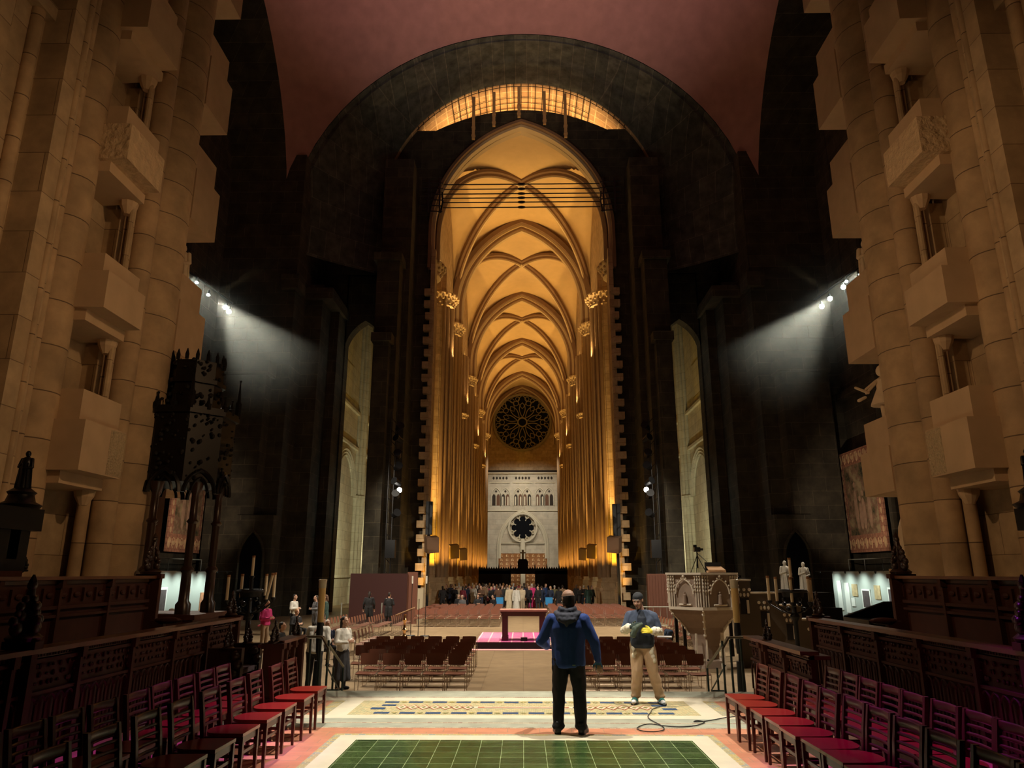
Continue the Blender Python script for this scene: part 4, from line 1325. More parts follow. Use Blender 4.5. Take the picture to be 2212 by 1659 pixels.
def side_frame(s, n=4):
    m = MB()
    x = s * 0.235
    m.tube([(x, 0.235, 0.80), (x, 0.19, 0.58), (x, 0.20, 0.42), (x, 0.21, 0.012), (x, -0.19, 0.012), (x, -0.205, 0.40), (x, -0.19, 0.43), (x, 0.20, 0.44)], 0.0075, n)
    m.tube([(x, 0.20, 0.30), (x, -0.2, 0.30)], 0.005, 3)
    if s > 0:
        m.tube([(-x, -0.19, 0.30), (x, -0.19, 0.30)], 0.005, 3); m.tube([(-x, 0.2, 0.02), (x, 0.2, 0.02)], 0.005, 3)
        m.tube([(-x, 0.2, 0.57), (x, 0.2, 0.57)], 0.005, 3)
    return m
stk = thing('stacking_chair', 'x', 'chair')
part('seat', shell_seat(), M_SHELL, stk, smooth='all')
part('backrest', shell_back(), M_SHELL, stk, smooth='all')
part('side_frame', side_frame(-1), M_CHROME, stk)
part('side_frame', side_frame(1), M_CHROME, stk)
fm_ = shell_seat(); nb_ = len(fm_.f); fm_.add(*[(q.v, q.f) for q in [shell_back()]][0]); nb2 = len(fm_.f)
for s in (-1, 1):
    q = side_frame(s, 3); fm_.add(q.v, q.f, 1)
me_far = fm_.mesh('stacking_chair_mesh', [M_SHELL, M_CHROME])
_first = [True]
def stack_chair(x, y, rz, label, group, far=False):
    if far:
        o = tag(link('stacking_chair', me_far, None, (x, y, ZL), rz), label, 'chair', group)
    elif _first[0]:
        o = stk; _first[0] = False
        o.location = (x, y, ZL); o.rotation_euler = (0, 0, rz); o['label'] = label; o['group'] = group
    else:
        o = dup(stk, (x, y, ZL), rz, label, group)
    return o
rr = random.Random(9)
for s, sd in ((-1, 'left'), (1, 'right')):
    for r_ in range(6):
        y = 17.55 + r_ * 0.93
        n = 6
        x_in = (1.56 + 0.01 * r_) if s < 0 else (1.45)
        for k in range(n):
            if s < 0 and k == 5 and r_ < 2: continue
            stack_chair(s * (x_in + 0.515 * k) + rr.uniform(-.01, .01), y + rr.uniform(-.02, .02), rr.uniform(-.04, .04),
                        'brown chair, %s crossing block, %s row from the steps, %s from the aisle' % (sd, ORD[r_], ORD[k]), 'shell chairs in the %s block before the altar' % sd)
# rows behind the altar, facing it
for s, sd, x_in, y0, nr, nc in ((-1, 'left', 1.45, 38.1, 8, 8), (1, 'right', 1.75, 38.6, 8, 8)):
    for r_ in range(nr):
        for k in range(nc):
            stack_chair(s * (x_in + 0.555 * k), y0 + 1.02 * r_ + rr.uniform(-.02, .02), rr.uniform(-.04, .04),
                        'small brown chair beyond the altar on the %s, %s row back, %s from centre' % (sd, ORD[r_], ORD[k]), 'chairs beyond the altar on the %s' % sd, far=True)
# rows at the sides, facing the altar
for c, (x, ya, yb) in enumerate(((5.55, 32.6, 35.4), (6.35, 31.5, 35.0), (7.1, 30.6, 34.5), (7.85, 29.9, 34.0))):
    n = int((yb - ya) / 0.52) + 1
    for k in range(n):
        stack_chair(-x, yb - 0.52 * k, PI / 2 + 0.1, 'tan chair left of the altar, %s file from the altar, %s from its far end' % (ORD[c], ORD[k]), 'side chairs left of the altar', far=True)
for c, (x, y1, n) in enumerate(((5.2, 26.9, 6), (6.1, 26.3, 5))):
    for k in range(n):
        stack_chair(-x, y1 - 0.55 * k, PI / 2 + 0.15, 'tan chair nearer the choir on the left side, %s file, %s in line' % (ORD[c], ORD[k]), 'side chairs left, near group', far=False)
for c, (x, y1, n) in enumerate(((5.75, 33.1, 13), (6.5, 32.6, 12))):
    for k in range(n):
        stack_chair(x + 0.02 * k, y1 - 0.55 * k, -PI / 2 - 0.06, 'tan chair right of the altar, %s file from the altar, %s from its far end' % (ORD[c], ORD[k]), 'side chairs right of the altar', far=True)

# ------------------------------------------------------------------ altar and its carpeted platform
M_ALTAR = mat('altar_plum_wood', (0.10, 0.03, 0.035), 0.4, var=0.2, scale=5)
M_ALTOP = mat('altar_top_wood', (0.50, 0.30, 0.20), 0.4, var=0.1, scale=5)
t = thing('altar_table', 'plain dark plum wooden altar table on the magenta carpet', 'table', (0.02, 28.0, -0.4))
m = MB(); m.box(-0.88, 0.88, -0.55, 0.55, 1.02, 1.08); part('table_top', m, M_ALTOP, t)
m = MB(); m.box(-0.82, 0.82, -0.48, 0.48, 0.86, 1.02); m.box(-0.85, 0.85, -0.52, 0.52, 0.97, 1.02); part('apron', m, M_ALTAR, t)
for sx in (-1, 1):
    for sy in (-1, 1):
        m = MB().box(sx * 0.69 - 0.1, sx * 0.69 + 0.1, sy * 0.38 - 0.1, sy * 0.38 + 0.1, 0.0, 0.86)
        m.box(sx * 0.69 - 0.115, sx * 0.69 + 0.115, sy * 0.38 - 0.115, sy * 0.38 + 0.115, 0.0, 0.14)
        part('leg', m, M_ALTAR, t)
t = thing('altar_platform', 'low black-sided platform with magenta striped carpet under the altar', 'platform', (0.0, 29.0, ZL))
m = MB().box(-1.7, 1.9, -1.9, 2.4, 0, 0.235); part('deck', m, mat('platform_black', (0.012, 0.01, 0.012), 0.7), t)
M_CARP = stone('magenta_carpet', (0.50, 0.10, 0.26), (0.62, 0.22, 0.34), (0.85, 0.5, 0.5), 0.42, 9.0, 0.03, rough=0.95, axes='floor', off=0.0, nsc=12, nstr=0.3, bump=0.2)
m = MB().box(-1.72, 1.92, -1.92, 2.42, 0.235, 0.25); part('carpet', m, M_CARP, t)
m = MB().box(-1.85, 2.1, -2.35, -1.92, 0, 0.012); part('carpet_edge', m, mat('pink_carpet_edge', (0.7, 0.35, 0.36), 0.95), t)
one('floor_box', MB().box(-0.12, 0.12, -0.15, 0.15, 0, 0.12), M_BLACK, 'small black box on the carpet under the altar', 'box', (0.03, 27.45, -0.40))
# gilt eagle-style reading stand and black stands at its side
M_GOLD = mat('polished_brass', (0.75, 0.45, 0.2), 0.22, 1.0)
t = thing('reading_stand', 'gilt baluster reading stand with sloping desk left of the altar', 'lectern', (-4.6, 29.0, ZL))
m = MB(); m.lathe([(0.24, 0), (0.24, 0.05), (0.12, 0.14), (0.14, 0.22), (0.06, 0.32), (0.05, 0.45), (0.10, 0.52), (0.05, 0.6), (0.045, 0.8), (0.09, 0.88), (0.04, 0.95), (0.05, 1.1)], 0, 0, 14)
part('baluster', m, M_GOLD, t, smooth=50)
m = MB(); m.add([(-0.36, -0.2, 1.02), (0.36, -0.2, 1.3), (0.36, 0.2, 1.34), (-0.36, 0.2, 1.06), (-0.36, -0.2, 1.05), (0.36, -0.2, 1.33), (0.36, 0.2, 1.37), (-0.36, 0.2, 1.09)], [(0, 3, 2, 1), (4, 5, 6, 7), (0, 1, 5, 4), (1, 2, 6, 5), (2, 3, 7, 6), (3, 0, 4, 7)])
part('desk', m, mat('reading_desk_wood', (0.35, 0.2, 0.1), 0.4), t)
for i, (x, y, h) in enumerate(((-4.35, 31.0, 1.6), (-4.25, 32.4, 2.2), (-4.9, 32.6, 2.2))):
    t = thing('candle_stand' if i else 'microphone_stand', ('thin black microphone stand with ring base right of the gilt reading stand', 'tall thin black stand with white candle, nearer the altar', 'tall thin black stand with white candle, farther from the altar')[i], 'stand', (x, y, ZL))
    m = MB().tube([(0, 0, 0.02), (0, 0, h)], 0.015, 6); m.tube([(0.2 * math.cos(a * PI / 6), 0.2 * math.sin(a * PI / 6), 0.02) for a in range(12)], 0.015, 4, closed=True); m.tube([(-0.2, 0, 0.02), (0.2, 0, 0.02)], 0.012, 4)
    part('stand', m, M_BLACK, t)
    if i:
        part('candle', MB().lathe([(0.035, 0), (0.035, 0.32)], 0, 0, 8, 0, h), mat('wax_white', (0.85, 0.82, 0.72), 0.5), t)

# ------------------------------------------------------------------ big candles
M_WAX = mat('yellow_wax', (0.80, 0.52, 0.20), 0.45, var=0.1, scale=3)
M_CAP = mat('candle_glass_top', (0.62, 0.52, 0.36), 0.2)
for s, x, lb in ((-1, -3.95, 'big yellow candle on a tall black stand beside the left handrail'), (1, 4.13, 'big yellow candle on a tall black stand above the right handrail')):
    t = thing('candle_stand', lb, 'candle', (x, 14.5, -0.489))
    m = MB().lathe([(0.09, 0), (0.07, 0.86), (0.028, 0.86), (0.024, 0.9)], 0, 0, 8)
    m.lathe([(0.05, 1.0), (0.07, 1.4), (0.055, 1.58)], 0, 0, 10); m.lathe([(0.022, 0.0), (0.022, 1.2)], 0, 0, 8); m.lathe([(0.24, 0), (0.24, 0.04), (0.08, 0.1)], 0, 0, 14)
    part('stand', m, M_BLACK, t, smooth=50)
    part('candle', MB().lathe([(0.055, 1.56), (0.062, 1.6), (0.068, 2.22)], 0, 0, 16), M_WAX, t, smooth=50)
    m = MB().lathe([(0.074, 2.2), (0.078, 2.33), (0.085, 2.345), (0.085, 2.36), (0.07, 2.37)], 0, 0, 16)
    part('glass_collar', m, M_CAP, t, smooth=50)
M_CWAX = mat('pale_tube_candle', (0.74, 0.60, 0.40), 0.5)
M_BRCAP = mat('brown_candle_cap', (0.30, 0.13, 0.05), 0.4)
for s, lb, cs, x0 in ((-1, 'black iron stand with six long pale candles, one leaning, on the left', ((-6.43, 0, 1.41, .54, 0), (-6.17, .1, 1.41, .56, 0), (-5.92, 0, 1.92, .44, 0), (-5.67, .2, 1.50, .47, 0), (-5.54, -.1, 1.43, .56, .09), (-5.45, .1, 1.47, .53, 0)), -5.92),
                      (1, 'black iron stand with seven long pale candles on the right', ((5.32, .1, 1.41, .52, 0), (5.42, -.1, 1.40, .51, 0), (5.79, 0, 1.88, .43, 0), (5.70, -.2, 1.38, .52, 0), (5.90, .25, 1.62, .28, 0), (6.15, 0, 1.38, .53, 0), (6.24, .12, 1.38, .51, 0)), 5.8)):
    t = thing('candelabrum', lb, 'candle stand', (0, 16.0, 0))
    m = MB()
    m.lathe([(0.3, ZL), (0.3, ZL + 0.06), (0.1, ZL + 0.2), (0.05, ZL + 0.4), (0.05, 1.0), (0.11, 1.1), (0.05, 1.2), (0.04, 1.86)], x0, 0, 10)
    m.tube([(x0 + 0.28 * math.cos(a * PI / 6), 0.28 * math.sin(a * PI / 6), 1.62) for a in range(12)], 0.03, 5, closed=True)
    m.lathe([(0.22, 1.5), (0.26, 1.66), (0.2, 1.66)], x0, 0, 8)
    for k in range(10):
        a = 2 * PI * k / 10
        m.ball((x0 + 0.2 * math.cos(a), 0.2 * math.sin(a), 1.25 + 0.1 * (k % 3)), 0.05, 6, 4)
    for x, y, z, h, ln in cs:
        m.tube([(x0, 0, 1.15), ((x0 + x) / 2, y / 2, 1.2), (x, y, min(z, 1.45) - 0.06), (x, y, z)], 0.018, 5)
        m.lathe([(0.03, -0.05), (0.06, 0.0), (0.06, 0.02)], x, y, 8, 0, z)
    part('stand', m, M_BLACK, t, smooth=50)
    for x, y, z, h, ln in cs:
        c = MB().tube([(x, y, z), (x + ln * 1.2, y, z + h)], 0.031, 10)
        p_ = part('candle', c, M_CWAX, t, smooth=50)
        part('cap', MB().tube([(x + ln * 1.2 * .93, y, z + h * .93), (x + ln * 1.2, y, z + h + 0.01)], 0.034, 10), M_BRCAP, p_, smooth=50)

# ------------------------------------------------------------------ handrails on the steps
M_RAILP = mat('dark_green_steel', (0.02, 0.035, 0.03), 0.4, 0.3)
M_RAILT = mat('worn_rail_top', (0.24, 0.22, 0.15), 0.4, 0.4)
for s, x in ((-1, -3.45), (1, 3.5)):
    t = thing('handrail', 'dark steel handrail with bent end beside the chancel steps on the %s' % ('left' if s < 0 else 'right'), 'handrail', (0, 0, 0))
    m = MB()
    for dx, y, zf in ((-0.04 * s, 13.15, 0), (0.14 * s, 13.3, 0), (0.35 * s, 13.4, 0), (0.0, 14.5, ZL), (0.2 * s, 14.55, ZL)):
        m.tube([(x + dx, y, zf), (x + dx, y, zf + (0.86 if zf == 0 else 0.9))], 0.02, 6)
    m.tube([(x, 13.2, 0.45), (x + 0.05 * s, 14.5, ZL + 0.5), (x + 0.3 * s, 14.5, ZL + 0.5)], 0.014, 5)
    part('posts', m, M_RAILP, t)
    m = MB().tube([(x + 0.5 * s, 13.4, 0.9), (x + 0.12 * s, 13.3, 0.9), (x - 0.06 * s, 13.1, 0.72), (x - 0.07 * s, 13.05, 0.5)], 0.022, 8)
    m.tube([(x + 0.1 * s, 13.3, 0.9), (x, 14.5, ZL + 0.92)], 0.022, 8)
    part('top_rail', m, M_RAILT, t, smooth=50)

# ------------------------------------------------------------------ pulpit on the right
M_PULP = mat('pulpit_stone', (0.36, 0.27, 0.21), 0.8, var=0.2, scale=5, bump=0.3)
M_PULPL = mat('pulpit_marble_trim', (0.78, 0.70, 0.58), 0.6, var=0.1, scale=8)
t = thing('pulpit', 'octagonal carved stone pulpit with niches and marble trim', 'pulpit', (5.40, 22.3, ZL))
def oc(r, n=6, a0=R(15)): return [(r * math.cos(a0 + k * 2 * PI / n), r * math.sin(a0 + k * 2 * PI / n)) for k in range(n)]
m = MB(); m.prism(oc(1.08), 1.68, 2.6); part('drum', m, M_PULP, t)
m = MB(); m.prism(oc(1.2), 2.6, 2.66); m.prism(oc(1.14), 1.62, 1.7); part('rim', m, M_PULPL, t)
for k in range(6):
    a = R(15) + k * PI / 3; a2 = a + PI / 3
    p0 = Vector((1.1 * math.cos(a), 1.1 * math.sin(a), 0)); p1 = Vector((1.1 * math.cos(a2), 1.1 * math.sin(a2), 0))
    if p0.y > 0.5 and p1.y > 0.5: continue
    tx = (p1 - p0).normalized(); mid = (p0 + p1) / 2; nn = mid.normalized(); L = (p1 - p0).length
    m = MB()
    for q in (-0.47, -0.40, 0.40, 0.47, -0.33, 0.33):
        c = mid + tx * (q * L)
        m.tube([c + nn * 0.02 + Vector((0, 0, 1.7)), c + nn * 0.02 + Vector((0, 0, 2.58))], 0.02, 5)
        for z in (2.15, 2.25, 2.35, 2.45, 2.55):
            m.ball(c + nn * 0.04 + Vector((0, 0, z)), (0.026, 0.026, 0.035), 6, 4)
    arc = arc_pts(0.30, 0.42, 8, 2.06)
    m.tube([mid + tx * p + nn * 0.05 + Vector((0, 0, z)) for p, z in arc], 0.024, 5)
    for p, z in arc[1::2]:
        m.ball(mid + tx * p * 1.15 + nn * 0.06 + Vector((0, 0, z + 0.04)), 0.028, 6, 4)
    m.ball(mid + nn * 0.06 + Vector((0, 0, 2.55)), 0.045, 6, 5)
    m.tube([mid + tx * -0.2 + nn * 0.03 + Vector((0, 0, 1.76)), mid + tx * 0.2 + nn * 0.03 + Vector((0, 0, 1.76))], 0.03, 5)
    part('niche_frame', m, M_PULPL, t, smooth=50)
    m = MB(); c = mid + nn * -0.02
    m.lathe([(0.07, 1.78), (0.05, 1.98), (0.055, 2.03), (0.02, 2.06)], c.x + nn.x * 0.06, c.y + nn.y * 0.06, 8); m.ball((c.x + nn.x * 0.06, c.y + nn.y * 0.06, 2.1), 0.032, 8, 6)
    part('niche_figure', m, M_PULP, t, smooth=50)
m = MB()
n8 = 8
rows = []
for r_, z in ((1.1, 1.64), (1.02, 1.5), (0.8, 1.3), (0.62, 1.1), (0.52, 0.9), (0.42, 0.6), (0.4, 0.25), (0.55, 0.2), (0.6, 0.0)):
    rows.append([(r_ * math.cos(R(15) + k * PI / 3), r_ * math.sin(R(15) + k * PI / 3), z) for k in range(7)])
m.grid(rows); part('corbel', m, M_PULP, t)
m = MB()
for k in range(6):
    a = R(15) + k * PI / 3
    if math.sin(a) > 0.6: continue
    pts = [(r_ * 1.03 * math.cos(a), r_ * 1.03 * math.sin(a), z) for r_, z in ((1.08, 1.6), (1.0, 1.5), (0.8, 1.3), (0.62, 1.1), (0.52, 0.9))]
    m.tube(pts, 0.03, 5)
    for q in pts[1:]: m.ball(q, (0.05, 0.05, 0.055), 6, 5)
part('crockets', m, M_PULPL, t, smooth=50)
m = MB(); m.box(-0.36, -0.24, -0.75, -0.63, 0.0, 0.16); m.box(-0.34, -0.26, -0.73, -0.65, 0.16, 1.0)
m.v = [(x + 0.6, y, z) for x, y, z in m.v]
m.box(-0.42, -0.37, -0.5, -0.45, 0.0, 0.95); m.box(-0.12, -0.08, -0.5, -0.46, 0.0, 0.8); m.box(-0.42, -0.08, -0.5, -0.46, 0.2, 0.26)
part('pier_strips', m, M_PULPL, t)
# stair with stepped pierced parapet
m = MB()
def par(x0, x1, zt, zb):
    m.box(x0, x1, -0.1, 0.1, zb, zt); m.box(x0 - 0.02, x1 + 0.02, -0.14, 0.14, zt, zt + 0.05, 1)
for x0, x1, zt in ((1.0, 1.4, 2.42), (1.4, 2.15, 2.05), (2.15, 2.85, 1.7), (2.85, 3.5, 1.3)):
    par(x0, x1, zt, 0.0)
    cx = (x0 + x1) / 2
    for q in (-0.16, 0, 0.16):
        m.ball((cx + q, -0.11, zt - 0.25), (0.05, 0.02, 0.05), 6, 4, 1); m.ball((cx + q * 0.7, -0.11, zt - 0.4), (0.04, 0.02, 0.06), 6, 4, 1)
    m.box(cx - 0.13, cx + 0.13, -0.115, -0.1, zt - 0.95, zt - 0.5, 2); m.box(cx + 0.05, cx + 0.12, -0.125, -0.11, zt - 0.93, zt - 0.55, 1)
part('stair_parapet', m, [mat('pulpit_stair_stone', (0.10, 0.075, 0.05), 0.8), M_PULPL, MATS['black_iron']], t)
t = thing('tripod', 'black video camera on a tripod standing behind the pulpit', 'tripod', (5.68, 23.9, 1.95))
m = MB()
for a in (0.3, 2.4, 4.4):
    m.tube([(0, 0, 0.6), (0.33 * math.cos(a), 0.2 * math.sin(a), -0.02)], 0.013, 5)
m.tube([(0, 0, 0.2), (0, 0, 0.72)], 0.02, 6); m.tube([(0, 0, 0.68), (0.3, 0.0, 0.4)], 0.01, 5)
part('legs', m, M_BLACK, t)
m = MB().box(-0.08, 0.1, -0.09, 0.09, 0.72, 0.86); m.box(0.1, 0.2, -0.04, 0.04, 0.76, 0.83); m.box(-0.1, 0.0, -0.03, 0.05, 0.86, 0.94)
part('video_camera', m, M_BLACK, t)
t = thing('scaffold_stage', 'low dark stage deck behind the pulpit carrying the tripod', 'platform', (6.0, 24.3, ZL))
part('deck', MB().box(-1.0, 1.0, -0.6, 0.8, 2.5, 2.58), M_EBON, t)
for sx in (-0.9, 0.9):
    for sy in (-0.5, 0.7): part('post', MB().box(sx - 0.05, sx + 0.05, sy - 0.05, sy + 0.05, 0, 2.5), M_EBON, t)
t = thing('pulpit_desk', 'small sloping bookrest with black screen on the pulpit rim', 'lectern', (5.75, 22.0, 2.01))
m = MB().box(-0.25, 0.28, -0.1, 0.1, 0.0, 0.06); m.add([(-0.24, -0.14, 0.06), (0.26, -0.14, 0.06), (0.2, 0.12, 0.16), (-0.24, 0.12, 0.16), (-0.24, -0.14, 0.08), (0.26, -0.14, 0.08), (0.2, 0.12, 0.18), (-0.24, 0.12, 0.18)], [(0, 3, 2, 1), (4, 5, 6, 7), (0, 1, 5, 4), (1, 2, 6, 5), (2, 3, 7, 6), (3, 0, 4, 7)])
part('bookrest', m, MATS['reading_desk_wood'], t)
part('screen', MB().box(-0.28, 0.2, 0.12, 0.15, 0.02, 0.3), M_BLACK, t)

# ------------------------------------------------------------------ tapestries and exhibition walls
def tapestry(name):
    m, nt, b = _new(name)
    tc = N(nt, 'ShaderNodeTexCoord')
    nz = N(nt, 'ShaderNodeTexNoise', i_Scale=1.1, i_Detail=5.0, i_Roughness=0.65)
    nt.links.new(tc.outputs['Object'], nz.inputs['Vector'])
    cr = N(nt, 'ShaderNodeValToRGB')
    el = cr.color_ramp.elements
    el[0].position = 0.36; el[0].color = (0.03, 0.028, 0.015, 1); el[1].position = 0.66; el[1].color = (0.42, 0.30, 0.16, 1)
    for p, c in ((0.44, (0.14, 0.11, 0.05, 1)), (0.52, (0.24, 0.13, 0.08, 1)), (0.58, (0.30, 0.24, 0.13, 1))):
        e = el.new(p); e.color = c
    nt.links.new(nz.outputs['Fac'], cr.inputs[0]); nt.links.new(cr.outputs[0], b.inputs['Base Color'])
    b.inputs['Roughness'].default_value = 0.95
    return m
M_TAP = tapestry('tapestry_field')
M_TAPB = stone('tapestry_border', (0.42, 0.20, 0.12), (0.36, 0.16, 0.09), (0.26, 0.10, 0.06), 0.3, 0.3, 0.02, rough=0.95, nsc=5, nstr=0.4, bump=0.1)
M_TAPG = mat('tapestry_gold', (0.52, 0.34, 0.18), 0.9, var=0.3, scale=5)
for s, y0, y1, lb in ((1, 39.5, 44.4, 'large red-brown tapestry of figures hanging right of the crossing'), (-1, 39.9, 44.4, 'tall red-brown tapestry hanging behind the throne canopy on the left')):
    t = thing('tapestry', lb, 'tapestry', (s * 19.75, 0, 0))
    z0, z1 = 3.15, 9.1
    part('field', MB().box(-0.03, 0.03, y0 + 0.55, y1 - 0.55, z0 + 0.95, z1 - 0.8), M_TAP, t)
    m = MB()
    m.box(-0.05, 0.05, y0, y0 + 0.6, z0, z1); m.box(-0.05, 0.05, y1 - 0.6, y1, z0, z1); m.box(-0.05, 0.05, y0 + .6, y1 - .6, z0, z0 + 1.0); m.box(-0.05, 0.05, y0 + .6, y1 - .6, z1 - 0.85, z1)
    part('border', m, M_TAPB, t)
    m = MB(); rr = random.Random(2)
    xi = -s * 0.055
    for k in range(9):
        y = y0 + 0.3 + (y1 - y0 - 0.6) * k / 8
        for z in (z0 + 0.5, z1 - 0.42):
            m.ball((xi, y, z), (0.02, 0.22 if k % 2 else 0.12, 0.13 if k % 2 else 0.26), 8, 5)
            m.tube([(xi, y + 0.2 * math.cos(q), z + 0.3 * math.sin(q)) for q in [i * 0.9 for i in range(6)]], 0.025, 4)
    for k in range(9):
        z = z0 + 1.2 + k * 0.5
        for y in (y0 + 0.3, y1 - 0.3):
            m.ball((xi, y, z), (0.02, 0.12, 0.18), 8, 5)
    part('ornament', m, M_TAPG, t)
    m = MB()
    for y, h, g_ in ((y0 + 1.6, 2.5, 0), (y0 + 2.3, 2.2, 0), (y0 + 3.2, 2.8, 0), (y0 + 2.7, 1.9, 0)):
        m.ball((xi * 0.7, y, z0 + 1.2 + h * 0.45), (0.02, 0.22, h * 0.42), 10, 6); m.ball((xi * 0.7, y, z0 + 1.25 + h * 0.95), (0.02, 0.14, 0.17), 8, 5)
    part('figures', m, mat('tapestry_figures', (0.40, 0.25, 0.16), 0.9, var=0.5, scale=3), t)
M_EXH = mat('exhibition_grey_board', (0.42, 0.46, 0.42), 0.8)
M_PAPER = mat('white_panel_print', (0.80, 0.82, 0.76), 0.7)
M_SEPIA = mat('sepia_print', (0.45, 0.34, 0.18), 0.7, var=0.5, scale=5)
M_INK = mat('dark_print', (0.08, 0.06, 0.06), 0.7, var=0.6, scale=6)
M_ART = mat('orange_painting', (0.45, 0.2, 0.1), 0.7, var=0.9, scale=4)
for s, y0, y1, lb in ((1, 33.0, 40.7, 'lit grey exhibition wall hung with prints on the right'), (-1, 34.0, 40.4, 'lit grey exhibition wall with paintings behind the canopy columns on the left')):
    t = thing('exhibition_wall', lb, 'display wall', (s * 17.0, 0, ZL))
    part('board', MB().box(min(0, s * .15), max(0, s * .15), y0, y1, 0, 2.75), M_EXH, t)
    prints = ((34.3, 1.5, 0.8, 1.0, M_INK), (35.7, 1.75, 0.6, 0.65, M_SEPIA), (36.9, 1.4, 0.9, 0.95, M_INK), (38.1, 1.8, 0.6, 0.6, M_SEPIA), (39.0, 1.4, 0.55, 1.5, M_PAPER), (39.9, 1.5, 0.5, 1.5, M_PAPER), (38.4, 1.2, 0.4, 0.4, M_PAPER), (34.2, 2.35, 0.5, 0.35, M_PAPER)) if s > 0 else ((39.4, 1.0, 1.3, 1.3, M_ART), (36.9, 1.1, 1.1, 1.6, M_ART), (34.6, 1.3, 0.9, 1.4, M_INK))
    for y, z, wd, h, mt in prints:
        p_ = part('print', MB().box(-0.03, 0.0, y - wd / 2, y + wd / 2, z - h / 2, z + h / 2) if s > 0 else MB().box(0, 0.03, y - wd / 2, y + wd / 2, z - h / 2, z + h / 2), M_PAPER if mt in (M_INK, M_PAPER) else mt, t)
        if mt is M_INK:
            e = -s * 0.035
            q = MB().box(min(e, 0), max(e, 0), y - wd * .4, y + wd * .4, z - h * .42, z + h * .42)
            part('picture', q, M_INK, p_)
        if mt is M_ART:
            q = MB().box(min(-s * .035, 0), max(-s * .035, 0), y - wd * .2, y + wd * .1, z - h * .4, z + h * .1)
            part('picture', q, M_INK, p_)
    for k in range(5):
        y = y0 + 0.8 + k * (y1 - y0 - 1.4) / 4
        hd = part('lamp_head', MB().lathe([(0.03, 0), (0.06, 0.1)], -s * 0.9, y, 8, 0, 2.62), M_BLACK, t)
        lamp('SPOT', (s * (17.0 - 0.9), y, ZL + 2.6), 115, (0.85, 1.0, 0.92), (s * 17.0, y, ZL + 1.5), 0.08, 120, 1.0, 'display_lamp')
    part('lamp_bar', MB().tube([(-s * 0.9, y0, 2.74), (-s * 0.9, y1, 2.74)], 0.02, 5), M_BLACK, t)
    lamp('SPOT', (s * 15.0, 36.5, 3.4), 700, (1.0, 0.8, 0.6), (s * 19.7, 42.2, 5.8), 0.1, 62, 0.7, 'tapestry_fill')  # added light without a fixture, brightens the tapestry
    # balcony rail over it
    t = thing('balcony_rail', 'thin pale steel balcony rail below the %s tapestry' % ('right' if s > 0 else 'left'), 'railing', (s * 19.0, 0, 0))
    m = MB().tube([(0, 33, 2.75), (0, 43, 2.75)], 0.03, 5)
    for k in range(6): m.tube([(0, 33 + 2 * k, 2.75), (0, 33 + 2 * k, 1.9)], 0.02, 4)
    part('rail', m, mat('pale_rail', (0.3, 0.32, 0.28), 0.5), t)
    part('parapet', MB().box(-0.1, 0.6, 33, 43, ZL, 1.92), M_EBON, t)

# ------------------------------------------------------------------ left partition, cabinet, screens, loudspeakers
M_PLUM = mat('plum_partition_cloth', (0.045, 0.011, 0.009), 0.9)
t = thing('partition', 'dark red cloth partition wall left of the nave mouth', 'partition', (0, 40.0, ZL))
part('panel', MB().box(-9.4, -6.3, 0, 0.12, 0, 2.62), M_PLUM, t); part('wing', MB().box(-6.3, -5.75, 0.1, 0.3, 0, 2.7), mat('ribbed_brown_wood', (0.16, 0.06, 0.035), 0.6), t)
t = thing('cabinet', 'pale wooden cabinet with white edge glowing warm near the partition', 'cabinet', (0, 42.5, ZL))
part('body', MB().box(-7.1, -6.15, 0.0, 0.7, 0, 1.8), mat('pale_cabinet_wood', (0.62, 0.40, 0.25), 0.5, var=0.15, scale=2), t)
part('door', MB().box(-6.12, -5.75, 0.0, 0.7, 0, 1.78), mat('cabinet_door_wood', (0.5, 0.42, 0.28), 0.5), t)
t = thing('cabinet', 'tall ribbed brown panel cabinet right of the nave mouth', 'cabinet', (7.6, 45.0, ZL))
m = MB().box(0, 1.4, 0, 0.5, 0, 2.6)
for k in range(7): m.box(0.1 + k * 0.18, 0.18 + k * 0.18, -0.03, 0, 0.1, 2.5)
part('body', m, MATS['ribbed_brown_wood'], t)
for i, x in enumerate((-9.45, -7.35)):
    t = thing('barrier_post', 'slim grey barrier post before the dark red partition, %s' % ('outer' if i == 0 else 'inner'), 'post', (x, 38.6, ZL))
    part('post', MB().tube([(0, 0, 0), (0, 0, 1.15)], 0.03, 6), MATS['pale_rail'], t)
t = thing('crowd_barrier', 'low grey steel barrier between the worker in khaki and the pulpit', 'barrier', (6.9, 36.3, ZL))
m = MB().tube([(-1.2, 0, 0.05), (-1.2, 0, 1.05), (1.3, 0, 1.05), (1.3, 0, 0.05)], 0.03, 6)
for k in range(7): m.tube([(-0.9 + k * 0.33, 0, 0.2), (-0.9 + k * 0.33, 0, 1.05)], 0.012, 4)
m.tube([(-1.2, 0, 0.2), (1.3, 0, 0.2)], 0.02, 5)
part('bars', m, MATS['pale_rail'], t)
